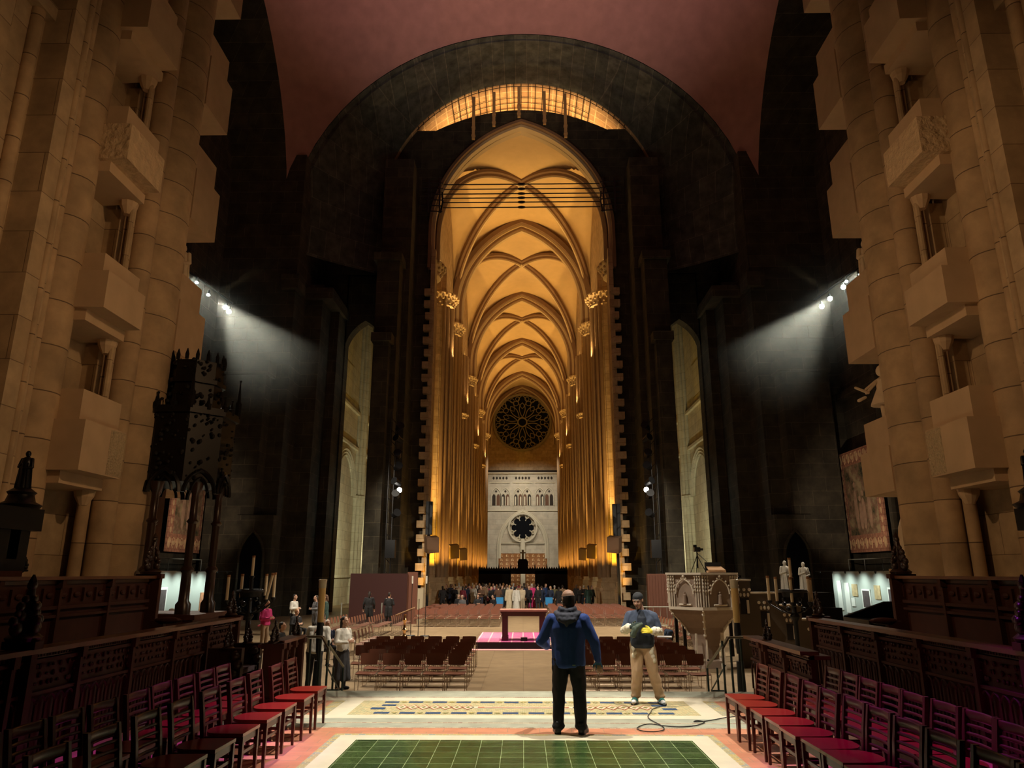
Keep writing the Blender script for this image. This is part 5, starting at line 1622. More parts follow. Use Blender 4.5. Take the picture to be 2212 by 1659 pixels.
# black screen doors with spiked cresting across the nave, and the clock-like box over them
t = thing('nave_screen', 'long black screen with spiked cresting across the far nave', 'screen', (0, 76.0, ZL))
for s in (-1, 1):
    m = MB().box(min(s * 1.25, s * 4.6), max(s * 1.25, s * 4.6), 0, 0.3, 0, 2.9); part('panel', m, M_EBON, t)
m = MB().box(-4.6, 4.6, 0, 0.3, 2.55, 3.1)
for k in range(37):
    x = -4.5 + k * 0.25
    m.add([(x - 0.09, 0.1, 3.1), (x + 0.09, 0.1, 3.1), (x, 0.15, 3.3 + (0.35 if k % 5 == 3 else 0)), (x, 0.22, 3.1)], [(0, 1, 2), (1, 3, 2), (3, 0, 2)])
part('cresting', m, M_EBON, t)
m = MB().prismy([(-0.5, 3.1), (-0.55, 3.7), (-0.4, 4.05), (0.4, 4.05), (0.55, 3.7), (0.5, 3.1)], 0, 0.35); part('crest_box', m, M_EBON, t)
m = MB().box(-0.12, 0.12, 0.05, 0.2, 4.05, 5.0); m.box(-0.3, 0.3, 0.08, 0.18, 4.62, 4.76)
part('cross', m, mat('weathered_cross', (0.3, 0.26, 0.18), 0.7), t)
M_SPKR = mat('brown_speaker_cloth', (0.13, 0.075, 0.045), 0.7)
k_ = 0
for s in (-1, 1):
    for y, h in ((50.2, 1.05), (66.2, 1.2), (76.0, 1.15)):
        k_ += 1
        t = thing('loudspeaker', 'tan box loudspeaker tilted on the %s nave piers, %s from the crossing' % ('left-hand' if s < 0 else 'right-hand', ORD[(k_ - 1) % 3]), 'loudspeaker', (s * 6.3, y, 3.9), 0)
        m = MB().box(-0.42, 0.42, -0.35, 0.35, -h / 2, h / 2)
        m.xf(Matrix.Rotation(R(14), 4, 'X') @ Matrix.Rotation(R(-s * 25), 4, 'Z'))
        part('cabinet', m, M_SPKR, t)
        part('bracket', MB().tube([(0, 0.2, 0), (s * (0.3 if y < 51 else 1.0), 0.55 if y < 51 else 1.2, 0.1)], 0.05, 5), M_BLACK, t)
    # black side-fill loudspeakers and stage lights on the dark jamb
    t = thing('stage_light_tower', 'dark lighting tower hung with black stage lights beside the %s edge of the nave mouth' % ('left' if s < 0 else 'right'), 'light rig', (s * 8.3, 45.7, 0))
    m = MB()
    for dx in (0, 0.35):
        m.tube([(dx * s, 0, ZL), (dx * s, 0, 12.3)], 0.035, 5)
    for k in range(16): m.tube([(0, 0, 0.3 + k * 0.75), (0.35 * s, 0, 0.68 + k * 0.75)], 0.02, 4)
    part('truss', m, M_BLACK, t)
    for k, z in enumerate((5.6, 6.8, 7.6, 8.6, 9.4, 10.4, 11.2)):
        m = MB().lathe([(0.16, -0.3), (0.2, 0.0), (0.24, 0.25), (0.26, 0.3)], 0, 0, 10)
        m.xf(Matrix.Translation((-s * 0.25, -0.25, z)) @ Matrix.Rotation(R(70), 4, 'X') @ Matrix.Rotation(R(s * 30 * (k % 3 - 1)), 4, 'Y'))
        part('stage_light', m, M_BLACK, t)
    part('side_loudspeaker', MB().box(-0.3, 0.3, -0.3, 0.2, 2.9, 4.0), M_BLACK, t)
    e = MB().ball((-s * 0.45, -0.35, 7.1), 0.17, 10, 8)
    part('lit_lens', e, mat('lit_lens', (1, 1, 1), 0.5, emit=(1.0, 0.95, 0.85), es=14), t)
    # black column loudspeaker before the jamb
    t = thing('line_speaker', 'tall black line loudspeaker strapped at the %s nave jamb' % ('left' if s < 0 else 'right'), 'loudspeaker', (s * 6.6, 50.85, 0))
    part('cabinet', MB().box(-0.22, 0.22, -0.2, 0.2, 4.6, 6.9) if s < 0 else MB().box(-0.26, 0.26, -0.2, 0.2, 4.5, 6.7), M_BLACK, t)
    part('pole', MB().tube([(0, 0, ZL), (0, 0, 4.6)], 0.1, 6), M_BLACK, t)
# the two suspended rigs of white spotlights in the transepts
M_BULB = mat('spotlight_lens', (1, 1, 1), 0.5, emit=(0.85, 1.0, 0.93), es=40)
for s, pts in ((-1, ((-14.88, 14.85), (-14.28, 14.24), (-13.42, 13.62), (-13.25, 13.42))), (1, ((15.31, 15.07), (14.64, 14.71), (14.48, 14.44), (13.82, 13.89), (13.41, 13.52)))):
    t = thing('spotlight_rig', 'sloping rig of small white spotlights hung in the %s transept' % ('left' if s < 0 else 'right'), 'light rig', (0, 30.0, 0))
    m = MB().tube([(s * 19.9, 0.6, 18.8), (s * 15.3, 0.2, 15.4), (s * 13.2, 0.2, 13.9)], 0.05, 5)
    for q in (13.4, 14.6): m.tube([(s * q, 0.2, 14.2), (s * q, 0.2, 26 if q > 14 else 24)], 0.012, 4)
    part('bar', m, M_BLACK, t)
    for k, (x, z) in enumerate(pts):
        m = MB().lathe([(0.05, 0.25), (0.09, 0.05), (0.12, 0)], x, 0.05, 8, 0, z); 
        h_ = part('spotlight', m, M_BLACK, t)
        part('lens', MB().ball((x, 0.0, z), (0.08, 0.08, 0.06) if k < 2 else 0.11, 8, 6), M_BULB, h_)
# small glints in the side arches
for s in (-1, 1):
    t = thing('aisle_spotlight', 'pair of small lit white spotlights high in the %s side arch' % ('left' if s < 0 else 'right'), 'light', (s * 10.5, 51.2, 16.9))
    part('bar', MB().tube([(0, 0.3, 0), (0, -0.3, 0)], 0.03, 5), M_BLACK, t)
    for k in range(2): part('lens', MB().ball((-s * .02 * k + s * .1, -0.3, 0.25 * k), 0.1, 8, 6), M_BULB, t)
    t = thing('aisle_tube_light', 'narrow lit white tube on the edge of the %s side arch' % ('left' if s < 0 else 'right'), 'light', (s * 10.72, 51.1, 6.6))
    part('tube', MB().tube([(0, 0, -0.35), (0, 0, 0.35)], 0.07, 8), M_BULB, t)
    part('clip', MB().box(-0.1, 0.1, 0.0, 0.4, -0.05, 0.05), M_BLACK, t)
# statues over the dark console on the right
t = thing('console', 'black console with two white statues standing on it', 'console', (9.1, 25.1, ZL))
part('body', MB().box(-0.9, 1.1, -0.5, 0.6, 0, 2.02), M_EBON, t)
part('lower_shelf', MB().box(-1.1, 1.3, -0.7, -0.45, 0, 1.55), M_EBON, t)
M_WSTAT = mat('white_statue_stone', (0.66, 0.62, 0.52), 0.7, var=0.15, scale=10)
one('statue', statue_mesh(MB(), 0, 0, 0, 1.05, 0), M_WSTAT, 'white robed statue with raised arm behind the candles, nearer the pulpit', 'statue', (8.88, 25.0, 1.37), smooth=50)
one('statue', statue_mesh(MB(), 0, 0, 0, 1.0, 2), M_WSTAT, 'white hooded robed statue on the console, farther from the pulpit', 'statue', (9.5, 25.0, 1.37), smooth=50)
# grand piano behind the stalls on the right
t = thing('grand_piano', 'black grand piano silhouette before the lit exhibition wall', 'piano', (12.2, 25.6, 0))
m = MB().box(-0.9, 0.9, -1.0, 1.0, 0.15, 0.5); part('case', m, M_BLACK, t)
m = MB().add([(-0.9, 0.9, 0.5), (0.9, 0.9, 0.5), (0.9, -0.8, 1.05), (-0.3, -0.9, 1.05), (-0.9, 0.9, 0.54), (0.9, 0.9, 0.54), (0.9, -0.8, 1.09), (-0.3, -0.9, 1.09)], [(0, 1, 2, 3), (7, 6, 5, 4), (0, 4, 5, 1), (1, 5, 6, 2), (2, 6, 7, 3), (3, 7, 4, 0)]); part('lid', m, M_BLACK, t)
for x, y in ((-0.7, -0.8), (0.7, -0.8), (0, 0.8)): part('leg', MB().box(x - .06, x + .06, y - .06, y + .06, ZL, 0.15), M_BLACK, t)
# cable on the mosaic
pts = [(2.1, 11.88), (1.95, 11.65), (1.89, 11.45), (1.77, 10.98), (1.86, 10.45), (1.84, 10.2), (1.72, 10.08), (1.56, 10.1), (1.50, 10.27), (1.62, 10.5), (1.75, 10.56), (1.88, 10.45), (2.08, 10.38), (2.3, 10.45), (2.42, 10.58), (2.5, 10.72), (2.42, 10.8), (2.36, 10.72), (2.55, 10.78), (2.85, 11.0), (3.2, 11.2)]
sm = []
for i in range(len(pts) - 1):
    p0 = pts[max(0, i - 1)]; p1 = pts[i]; p2 = pts[i + 1]; p3 = pts[min(len(pts) - 1, i + 2)]
    for k in range(4):
        u = k / 4
        sm.append(tuple(0.5 * (2 * p1[c] + (p2[c] - p0[c]) * u + (2 * p0[c] - 5 * p1[c] + 4 * p2[c] - p3[c]) * u * u + (3 * p1[c] - p0[c] - 3 * p2[c] + p3[c]) * u ** 3) for c in (0, 1)) + (0.013,))
one('cable', MB().tube(sm, 0.007, 5), M_BLACK, 'thin black cable looped on the mosaic floor beside the worker in khaki', 'cable')

# ------------------------------------------------------------------ people
M_SKIN = mat('skin_light', (0.56, 0.33, 0.23), 0.55)
M_SKIND = mat('skin_tan', (0.34, 0.19, 0.12), 0.55)
HAIRC = {'dark': mat('hair_dark', (0.02, 0.013, 0.01), 0.6), 'brown': mat('hair_brown', (0.10, 0.05, 0.025), 0.6), 'grey': mat('hair_grey', (0.42, 0.40, 0.37), 0.7), 'blond': mat('hair_blond', (0.42, 0.27, 0.12), 0.6)}
CLOTH = {}
def cloth(name, col, **k):
    if name not in CLOTH:
        CLOTH[name] = mat('cloth_' + name, col, k.pop('rough', 0.85), var=0.12, scale=12, **k)
    return CLOTH[name]
for n_, c_ in dict(navy=(0.012, 0.02, 0.05), black=(0.010, 0.010, 0.012), charcoal=(0.03, 0.03, 0.035), cream=(0.55, 0.46, 0.32), white=(0.62, 0.60, 0.54), pink=(0.62, 0.04, 0.20), rose=(0.35, 0.06, 0.10), grey=(0.14, 0.14, 0.15), brown=(0.09, 0.045, 0.025), green=(0.02, 0.05, 0.04), tan=(0.30, 0.20, 0.12), blue=(0.02, 0.05, 0.16), olive=(0.12, 0.11, 0.05)).items():
    cloth(n_, c_)

def remesh(mb, name, mats, vox, smooth=3, disp=0.0, fr=14.0, seed=0.0):
    me = mb.mesh(name + '_raw', [])
    o = D.objects.new('tmp', me); COL.objects.link(o)
    md = o.modifiers.new('r', 'REMESH'); md.mode = 'VOXEL'; md.voxel_size = vox; md.adaptivity = 0
    if smooth:
        sm_ = o.modifiers.new('s', 'SMOOTH'); sm_.factor = 0.5; sm_.iterations = smooth
    dg = bpy.context.evaluated_depsgraph_get()
    out = D.meshes.new_from_object(o.evaluated_get(dg))
    D.objects.remove(o); D.meshes.remove(me)
    out.name = name
    out.materials.clear()
    for m in (mats if isinstance(mats, (list, tuple)) else [mats]): out.materials.append(m)
    if disp:
        ns = [v.normal.copy() for v in out.vertices]
        for v, n in zip(out.vertices, ns):
            p = v.co
            q = noise.noise(Vector((p.x * fr + seed, p.y * fr, p.z * fr * 0.55)))
            q += 0.5 * noise.noise(Vector((p.x * fr * 2.2, p.y * fr * 2.2 + seed, p.z * fr * 1.4)))
            v.co = p + n * (q * disp)
    out.polygons.foreach_set('use_smooth', [True] * len(out.polygons))
    out.update()
    return out
def V(*a): return Vector(a)

def face_shapes(m, c, k=1.0, tilt=0.0, turn=0.0, ears=True, n=14):
    """head facing -Y about centre c; returns the transform of points on it"""
    Rm = Matrix.Rotation(turn, 3, 'Z') @ Matrix.Rotation(tilt, 3, 'X')
    def P(x, y, z): return V(*c) + Rm @ (V(x, y, z) * k)
    def E_(p, r, nn=10): m.ball(P(*p), [q * k for q in r], nn, 8, 0, Rm)
    E_((0, 0.018, 0.03), (0.076, 0.096, 0.088), n)
    E_((0, -0.012, -0.035), (0.063, 0.075, 0.08), n)
    E_((0, -0.052, -0.088), (0.034, 0.036, 0.030))      # chin
    E_((0, -0.078, 0.028), (0.052, 0.018, 0.013))       # brow
    E_((0.034, -0.062, -0.028), (0.026, 0.026, 0.026)); E_((-0.034, -0.062, -0.028), (0.026, 0.026, 0.026))
    m.caps(P(0, -0.086, 0.012), P(0, -0.108, -0.026), 0.009 * k, 0.014 * k, 8)
    m.ball(P(0.011, -0.095, -0.028), 0.010 * k, 6, 5); m.ball(P(-0.011, -0.095, -0.028), 0.010 * k, 6, 5)
    E_((0, -0.080, -0.056), (0.026, 0.014, 0.008)); E_((0, -0.078, -0.066), (0.022, 0.014, 0.008))
    if ears:
        for s in (-1, 1): E_((s * 0.078, 0.008, -0.002), (0.010, 0.020, 0.032))
    return P, Rm
def hand(m, w, d, side, k=1.0, curl=0.3, nrm=None):
    """wrist w, direction d, palm normal nrm; five separate fingers"""
    w = V(*w); d = V(*d).normalized()
    nrm = V(*(nrm or (0, 1, 0)))
    sd = d.cross(nrm); sd.normalize(); nrm = sd.cross(d).normalized()
    for q in (-0.028, -0.01, 0.01, 0.028):
        m.caps(w + sd * q * 0.6 * k, w + d * 0.075 * k + sd * q * k, 0.015 * k, 0.0135 * k, 8)
    for q, L in ((-0.031, 0.062), (-0.0105, 0.076), (0.0105, 0.080), (0.031, 0.070)):
        a = w + d * 0.078 * k + sd * q * k
        dd = (d + nrm * curl * 0.6).normalized(); b = a + dd * L * 0.45 * k
        dd = (d + nrm * curl * 2.0).normalized(); c = b + dd * L * 0.35 * k
        dd = (d + nrm * curl * 3.5).normalized(); e = c + dd * L * 0.28 * k
        m.caps(a, b, 0.0095 * k, 0.009 * k, 8); m.caps(b, c, 0.009 * k, 0.0085 * k, 8); m.caps(c, e, 0.0085 * k, 0.0075 * k, 8)
    th = w + d * 0.022 * k + sd * (0.026 * side) * k
    b = th + (d * 0.6 + sd * side * 0.8 + nrm * 0.3).normalized() * 0.045 * k
    c = b + (d * 0.9 + sd * side * 0.3 + nrm * 0.5).normalized() * 0.032 * k
    m.caps(th, b, 0.014 * k, 0.011 * k, 8); m.caps(b, c, 0.011 * k, 0.009 * k, 8)
def shoe(m, heel, toe, k=1.0, h=0.05):
    a, b = V(*heel), V(*toe)
    mid = a.lerp(b, 0.5)
    m.caps(a + V(0, 0, h * 0.9), mid + V(0, 0, h * 0.85), 0.043 * k, 0.045 * k, 10)
    m.caps(mid + V(0, 0, h * 0.8), b + V(0, 0, h * 0.75), 0.048 * k, 0.038 * k, 10)
    m.caps(a + V(0, 0, h * 0.9), a + V(0, 0, h + 0.07), 0.042, 0.045, 10)
def sole(heel, toe, mats_, parent):
    a, b = V(*heel), V(*toe); d = (b - a).normalized(); s = V(-d.y, d.x, 0)
    m = MB(); pts = []
    for u, w_ in ((-0.04, 0.02), (0.0, 0.04), (0.5, 0.042), (0.8, 0.052), (1.0, 0.045), (1.12, 0.02)):
        pts.append((u, w_))
    poly = [(a + (b - a) * u + s * w_) for u, w_ in pts] + [(a + (b - a) * u - s * w_) for u, w_ in pts[::-1]]
    m.prism([(p.x, p.y) for p in poly], 0.0, 0.028)
    return part('sole', m, mats_, parent)

# --- the man in blue, from behind (he faces +Y: build facing -Y, then turn)
t = thing('person', 'bald person in a bright blue hooded jacket and black trousers, standing back to us', 'person', (0.60, 10.02, 0.0), R(180 - 8))
S = 1.035
m = MB()
face_shapes(m, (0, -0.02, 1.655), 1.07, tilt=R(8), turn=R(38), n=20)
m.caps((0, 0.02, 1.44), (0, 0.0, 1.60), 0.068, 0.062, 14)
m.caps((-0.17, 0.02, 1.40), (0.17, 0.02, 1.40), 0.07, 0.07, 12); m.caps((0, 0.02, 1.35), (0, 0.02, 0.98), 0.13, 0.13, 14)
for s, el, wr, hd in ((1, (0.35, -0.02, 1.13), (0.31, -0.24, 1.03), (-0.2, -1, 0.1)), (-1, (-0.33, 0.03, 1.13), (-0.385, -0.03, 0.88), (-0.15, -0.15, -1))):
    m.caps((s * 0.21, 0.02, 1.40), el, 0.05, 0.04, 10); m.caps(el, wr, 0.038, 0.027, 10)
    hand(m, V(*wr) + V(*hd).normalized() * 0.02, hd, s, 1.05, 0.35, (0, -1, 0) if s < 0 else (0, 0, 1))
for s in (-1, 1):
    m.caps((s * 0.1, 0.02, 0.93), (s * 0.13, 0.0, 0.5), 0.07, 0.05, 10); m.caps((s * 0.13, 0, 0.5), (s * 0.15, 0.02, 0.1), 0.045, 0.035, 10); m.caps((s * 0.15, 0.03, 0.05), (s * 0.17, -0.13, 0.035), 0.03, 0.025, 8)
body = link('body', remesh(m, 'body', M_SKIND, 0.0065, 2), t)
# scalp: pale crown is the head itself lit from above; short dark fringe of hair round the back
m = MB(); P_ = Matrix.Rotation(R(38), 3, 'Z') @ Matrix.Rotation(R(8), 3, 'X')
hm = MB()
hc = V(0, -0.02, 1.655)
for k in range(25):
    a = -PI * 0.12 + PI * 1.24 * k / 24
    for q in range(8):
        z = -0.105 + q * 0.019
        w_ = math.sqrt(max(0.2, 1 - ((z - 0.02) / 0.16) ** 2)) if z < 0.02 else 1.0
        if z < -0.05 and abs(a - PI / 2) > 1.3: continue
        p = V(0.0745 * w_ * math.cos(a), 0.018 + 0.096 * w_ * math.sin(a), z) * 1.07
        hm.ball(hc + P_ @ p, (0.0095, 0.0095, 0.012), 6, 4)
hobj = link('hair', remesh(hm, 'hair', HAIRC['dark'], 0.006, 2), t)
g = MB()
for s in (-1, 1): g.tube([hc + P_ @ V(s * 0.084, 0.02, 0.012), hc + P_ @ V(s * 0.078, -0.09, 0.016)], 0.004, 5)
ringy(g, 0, 0, 0.02, 0.024, -0.002, 0.002, 12)
nv = len(g.v)
g.v[-52:] = [tuple(hc + P_ @ V(p[0] + 0.035, -0.105, p[2] + 0.008)) for p in g.v[-52:]]
b0 = len(g.v); ringy(g, 0, 0, 0.02, 0.024, -0.002, 0.002, 12)
g.v[b0:] = [tuple(hc + P_ @ V(p[0] - 0.035, -0.105, p[2] + 0.008)) for p in g.v[b0:]]
part('glasses', g, M_BLACK, t)
g = MB(); g.ball(hc + P_ @ V(0.089, -0.005, -0.03), 0.010, 8, 6); g.caps(hc + P_ @ V(0.09, -0.01, -0.03), hc + P_ @ V(0.085, -0.03, -0.055), 0.005, 0.004, 6)
part('earbud', g, mat('white_plastic', (0.85, 0.85, 0.85), 0.4), t)
M_BJ = cloth('royal_blue', (0.018, 0.055, 0.24), bump=0.3)
m = MB()
m.rings([(0, 0.0, 0.80, 0.205, 0.15), (0, 0.0, 0.84, 0.222, 0.165), (0, 0.0, 0.95, 0.222, 0.165), (0, 0.005, 1.08, 0.222, 0.165), (0, 0.015, 1.2, 0.232, 0.165), (0, 0.025, 1.3, 0.238, 0.16), (0, 0.03, 1.38, 0.215, 0.14), (0, 0.03, 1.44, 0.16, 0.115), (0, 0.02, 1.49, 0.09, 0.085)], 28)
m.caps((-0.16, 0.03, 1.39), (-0.21, 0.03, 1.385), 0.09, 0.088, 14); m.caps((0.16, 0.03, 1.39), (0.21, 0.03, 1.385), 0.09, 0.088, 14)
for s, el, wr in ((1, (0.365, -0.02, 1.12), (0.315, -0.22, 1.03)), (-1, (-0.345, 0.03, 1.13), (-0.385, -0.02, 0.90))):
    m.caps((s * 0.21, 0.03, 1.395), el, 0.088, 0.073, 14); m.caps(el, wr, 0.072, 0.05, 14)
link('jacket', remesh(m, 'jacket', M_BJ, 0.011, 4, 0.009, 9), t)
m = MB()
for a in range(25):
    q = -PI * 0.3 + PI * 1.6 * a / 24
    p = V(0.10 * math.cos(q), 0.015 + 0.088 * math.sin(q), 1.515 + 0.012 * math.cos(q * 2))
    m.ball(p, (0.036, 0.036, 0.048), 8, 6)
for a in range(21):
    q = PI * a / 20
    m.ball((0.145 * math.cos(q), 0.03 + 0.115 * math.sin(q), 1.475 - 0.03 * math.sin(q)), (0.045, 0.045, 0.04), 8, 6)
    m.ball((0.12 * math.cos(q), 0.05 + 0.125 * math.sin(q), 1.44 - 0.045 * math.sin(q)), (0.045, 0.045, 0.045), 8, 6)
m.caps((-0.05, 0.16, 1.39), (0.05, 0.16, 1.39), 0.04, 0.04, 10); m.caps((0, 0.165, 1.38), (0, 0.165, 1.32), 0.045, 0.02, 10)
link('hood', remesh(m, 'hood', cloth('hood_slate', (0.035, 0.04, 0.06)), 0.010, 3, 0.010, 16), t)
m = MB(); m.caps((0, 0.15, 1.30), (0, 0.17, 1.05), 0.05, 0.02, 12)
TRB = cloth('trouser_black', (0.006, 0.006, 0.008))
m = MB(); m.caps((-0.09, 0.02, 0.90), (0.09, 0.02, 0.90), 0.125, 0.125, 14)
for s in (-1, 1):
    m.caps((s * 0.1, 0.02, 0.86), (s * 0.135, 0.0, 0.48), 0.118, 0.088, 14); m.caps((s * 0.135, 0, 0.48), (s * 0.15, 0.015, 0.10), 0.086, 0.075, 14); m.ball((s * 0.15, 0.01, 0.09), (0.088, 0.10, 0.05), 12, 8)
link('trousers', remesh(m, 'trousers', TRB, 0.011, 3, 0.012, 12, 4), t)
for s in (-1, 1):
    m = MB(); he, to = (s * 0.15, 0.06, 0), (s * 0.19, -0.16, 0)
    shoe(m, he, to, 1.05)
    link('shoe', remesh(m, 'shoe', M_BLACK, 0.009, 2), t); sole(he, to, M_BLACK, t)
m = MB()
hand(m, V(-0.385, -0.03, 0.885), (-0.15, -0.15, -1), -1, 1.12, 0.35, (0, -1, 0)); m.caps((-0.383, -0.028, 0.91), (-0.39, -0.04, 0.86), 0.034, 0.034, 10)
link('glove', remesh(m, 'glove', cloth('glove_blue', (0.03, 0.11, 0.20)), 0.006, 2), t)
m = MB().box(0.10, 0.115, 0.12, 0.13, 0.86, 0.9); m.box(-0.1, -0.03, 0.145, 0.155, 0.83, 0.845)
part('belt_clip', MB().box(-0.1, -0.06, 0.15, 0.165, 0.835, 0.85), MATS['pale_rail'], t)
# the white cup he holds
one('paper_cup', MB().lathe([(0.03, 0), (0.04, 0.12), (0.036, 0.12)], 0, 0, 14), mat('white_paper', (0.85, 0.86, 0.88), 0.5), 'white paper cup held in front by the person in blue', 'cup', (0.335, 10.33, 1.02))

# --- the man in khaki, facing us
t = thing('person', 'goateed person in backwards black cap, navy shirt and khaki trousers, facing us', 'person', (1.93, 12.22, 0.0), R(-6))
m = MB()
P, Rm = face_shapes(m, (-0.045, -0.03, 1.565), 1.02, tilt=R(16), turn=R(-20), n=20)
m.caps((0, 0.03, 1.37), (-0.035, 0.0, 1.52), 0.064, 0.058, 14)
m.caps((-0.16, 0.03, 1.33), (0.16, 0.03, 1.33), 0.065, 0.065, 12); m.caps((0, 0.02, 1.28), (0, 0.02, 0.95), 0.12, 0.12, 14)
arms = ((-1, (-0.275, -0.0, 1.10), (-0.20, -0.20, 1.16), (0.75, -0.55, 0.25)), (1, (0.27, 0.0, 1.09), (0.16, -0.22, 1.10), (-0.85, -0.45, 0.15)))
for s, el, wr, hd in arms:
    m.caps((s * 0.19, 0.03, 1.33), el, 0.048, 0.04, 10); m.caps(el, wr, 0.04, 0.028, 10)
    hand(m, V(*wr) + V(*hd).normalized() * 0.02, hd, -s, 1.0, 0.45, (0, 1, -0.4))
legs = ((-1, (-0.09, 0.02, 0.9), (-0.105, -0.02, 0.48), (-0.14, 0.02, 0.09)), (1, (0.09, 0.02, 0.9), (0.15, -0.02, 0.48), (0.235, 0.02, 0.09)))
for s, h_, kn, an in legs:
    m.caps(h_, kn, 0.07, 0.048, 10); m.caps(kn, an, 0.045, 0.034, 10); m.caps(an, V(*an) + V(s * 0.02, -0.12, -0.04), 0.03, 0.025, 8)
link('body', remesh(m, 'body', M_SKIN, 0.0058, 2), t)
fm2 = MB()
for s in (-1, 1):
    fm2.ball(P(s * 0.031, -0.083, 0.006), [0.013, 0.007, 0.005], 8, 6, 0, Rm)
part('eyes', fm2, M_BLACK, t, smooth=50)
fm2 = MB()
for s in (-1, 1): fm2.caps(P(s * 0.015, -0.092, 0.024), P(s * 0.048, -0.082, 0.025), 0.0045, 0.0035, 6)
part('eyebrows', fm2, HAIRC['dark'], t)
fm2 = MB()
for k in range(14):
    a = PI * k / 13
    fm2.ball(P(0.026 * math.cos(a), -0.088, -0.050 - 0.04 * math.sin(a)), 0.0075, 6, 4)
fm2.ball(P(0, -0.088, -0.098), (0.024 * 1, 0.018, 0.022), 8, 6)
link('goatee', remesh(fm2, 'goatee', HAIRC['brown'], 0.005, 1), t)
fm2 = MB().ball(P(0, -0.092, -0.062), [0.019, 0.006, 0.004], 8, 6, 0, Rm)
part('lips', fm2, mat('lips', (0.36, 0.10, 0.08), 0.5), t, smooth=50)
fm2 = MB()
fm2.ball(P(0, 0.018, 0.055), [0.085, 0.104, 0.072], 16, 10, 0, Rm)
fm2.ball(P(0, 0.012, 0.035), [0.087, 0.108, 0.022], 16, 8, 0, Rm)
fm2.ball(P(0, 0.13, 0.03), [0.055, 0.05, 0.012], 12, 6, 0, Rm)
link('cap', remesh(fm2, 'cap', cloth('cap_black', (0.015, 0.018, 0.02)), 0.007, 1), t)
fm2 = MB().ball(P(0.0, -0.098, 0.035), [0.022, 0.006, 0.007], 8, 5, 0, Rm)
part('cap_strap', fm2, MATS['pale_rail'], t, smooth=50)
NV = cloth('shirt_slate', (0.05, 0.07, 0.115))
m = MB(); m.caps((-0.13, 0.035, 1.32), (0.13, 0.035, 1.32), 0.095, 0.095, 14)
m.rings([(0, 0.0, 0.86, 0.165, 0.12), (0, 0.0, 0.9, 0.188, 0.14), (0, 0.0, 1.0, 0.19, 0.145), (0, 0.0, 1.12, 0.19, 0.14), (0, 0.015, 1.24, 0.205, 0.14), (0, 0.03, 1.31, 0.20, 0.125), (0, 0.035, 1.37, 0.15, 0.105), (0, 0.02, 1.42, 0.085, 0.08)], 28)
for s, el, wr, hd in arms:
    m.caps((s * 0.19, 0.035, 1.32), V(s * 0.19, 0.035, 1.32).lerp(V(*el), 0.85), 0.078, 0.07, 14)
link('shirt', remesh(m, 'shirt', NV, 0.010, 3, 0.010, 12, 2), t)
m = MB()
for s, el, wr, hd in arms:
    e = V(*el); w_ = V(*wr)
    m.caps(e.lerp(V(s * 0.19, 0.03, 1.33), 0.1), e, 0.062, 0.068, 12); m.caps(e, e.lerp(w_, 0.9), 0.07, 0.06, 12)
link('cream_sleeves', remesh(m, 'cream_sleeves', cloth('sleeve_cream', (0.72, 0.66, 0.50)), 0.008, 2, 0.013, 22, 3), t)
m = MB(); m.rings([(0, -0.01, 0.83, 0.165, 0.125), (0, -0.012, 0.88, 0.188, 0.148), (0, -0.012, 0.98, 0.185, 0.150), (0.0, -0.035, 1.08, 0.14, 0.135), (0, -0.04, 1.2, 0.10, 0.125), (0, -0.025, 1.3, 0.085, 0.118), (0, -0.005, 1.37, 0.065, 0.085), (0, 0.0, 1.41, 0.055, 0.06)], 24)
link('black_top', remesh(m, 'black_top', cloth('top_ink', (0.010, 0.016, 0.028)), 0.009, 2, 0.006, 12, 7), t)
KH = cloth('khaki', (0.42, 0.28, 0.16))
m = MB(); m.caps((-0.085, 0.01, 0.87), (0.085, 0.01, 0.87), 0.115, 0.115, 14)
for s, h_, kn, an in legs:
    m.caps(V(*h_) - V(0, 0, 0.03), kn, 0.115, 0.09, 14); m.caps(kn, V(*an) + V(0, 0, 0.03), 0.088, 0.078, 14); m.ball(V(*an) + V(0, 0.0, 0.02), (0.088, 0.092, 0.05), 12, 8)
link('trousers', remesh(m, 'trousers', KH, 0.010, 3, 0.014, 11, 9), t)
m = MB()
for s, pts in ((-1, ((-0.145, -0.062, 0.83), (-0.125, -0.075, 0.77), (-0.14, -0.068, 0.72))), (1, ((0.14, -0.062, 0.83), (0.13, -0.075, 0.77), (0.15, -0.075, 0.70), (0.165, -0.072, 0.65)))):
    m = MB()
    for p in pts: m.ball(p, (0.042, 0.045, 0.048), 10, 6)
    link('pale_patch', remesh(m, 'pale_patch', cloth('pale_patch', (0.66, 0.60, 0.44)), 0.008, 1, 0.008, 20), t)
WSH = mat('white_sneaker', (0.75, 0.76, 0.74), 0.5); TEAL = mat('teal_trim', (0.04, 0.28, 0.26), 0.5)
for s, h_, kn, an in legs:
    he = V(an[0], 0.04, 0); to = V(an[0] + s * 0.045, -0.17, 0)
    m = MB(); shoe(m, he, to, 1.0)
    sh = link('shoe', remesh(m, 'shoe', WSH, 0.009, 2), t)
    q = MB(); md_ = he.lerp(to, 0.55)
    for z, d_ in ((0.088, 0), (0.078, -0.04)):
        q.tube([md_ + V(-0.045, d_, z - 0.03), md_ + V(-0.02, d_ - 0.01, z + 0.004), md_ + V(0.02, d_ - 0.01, z + 0.004), md_ + V(0.045, d_, z - 0.03)], 0.009, 6)
    part('trim', q, TEAL, sh, smooth=50)
    sole(he, to, M_BLACK, t)
YG = cloth('glove_yellow', (0.75, 0.62, 0.05)); GG = cloth('glove_dark_green', (0.03, 0.05, 0.04))
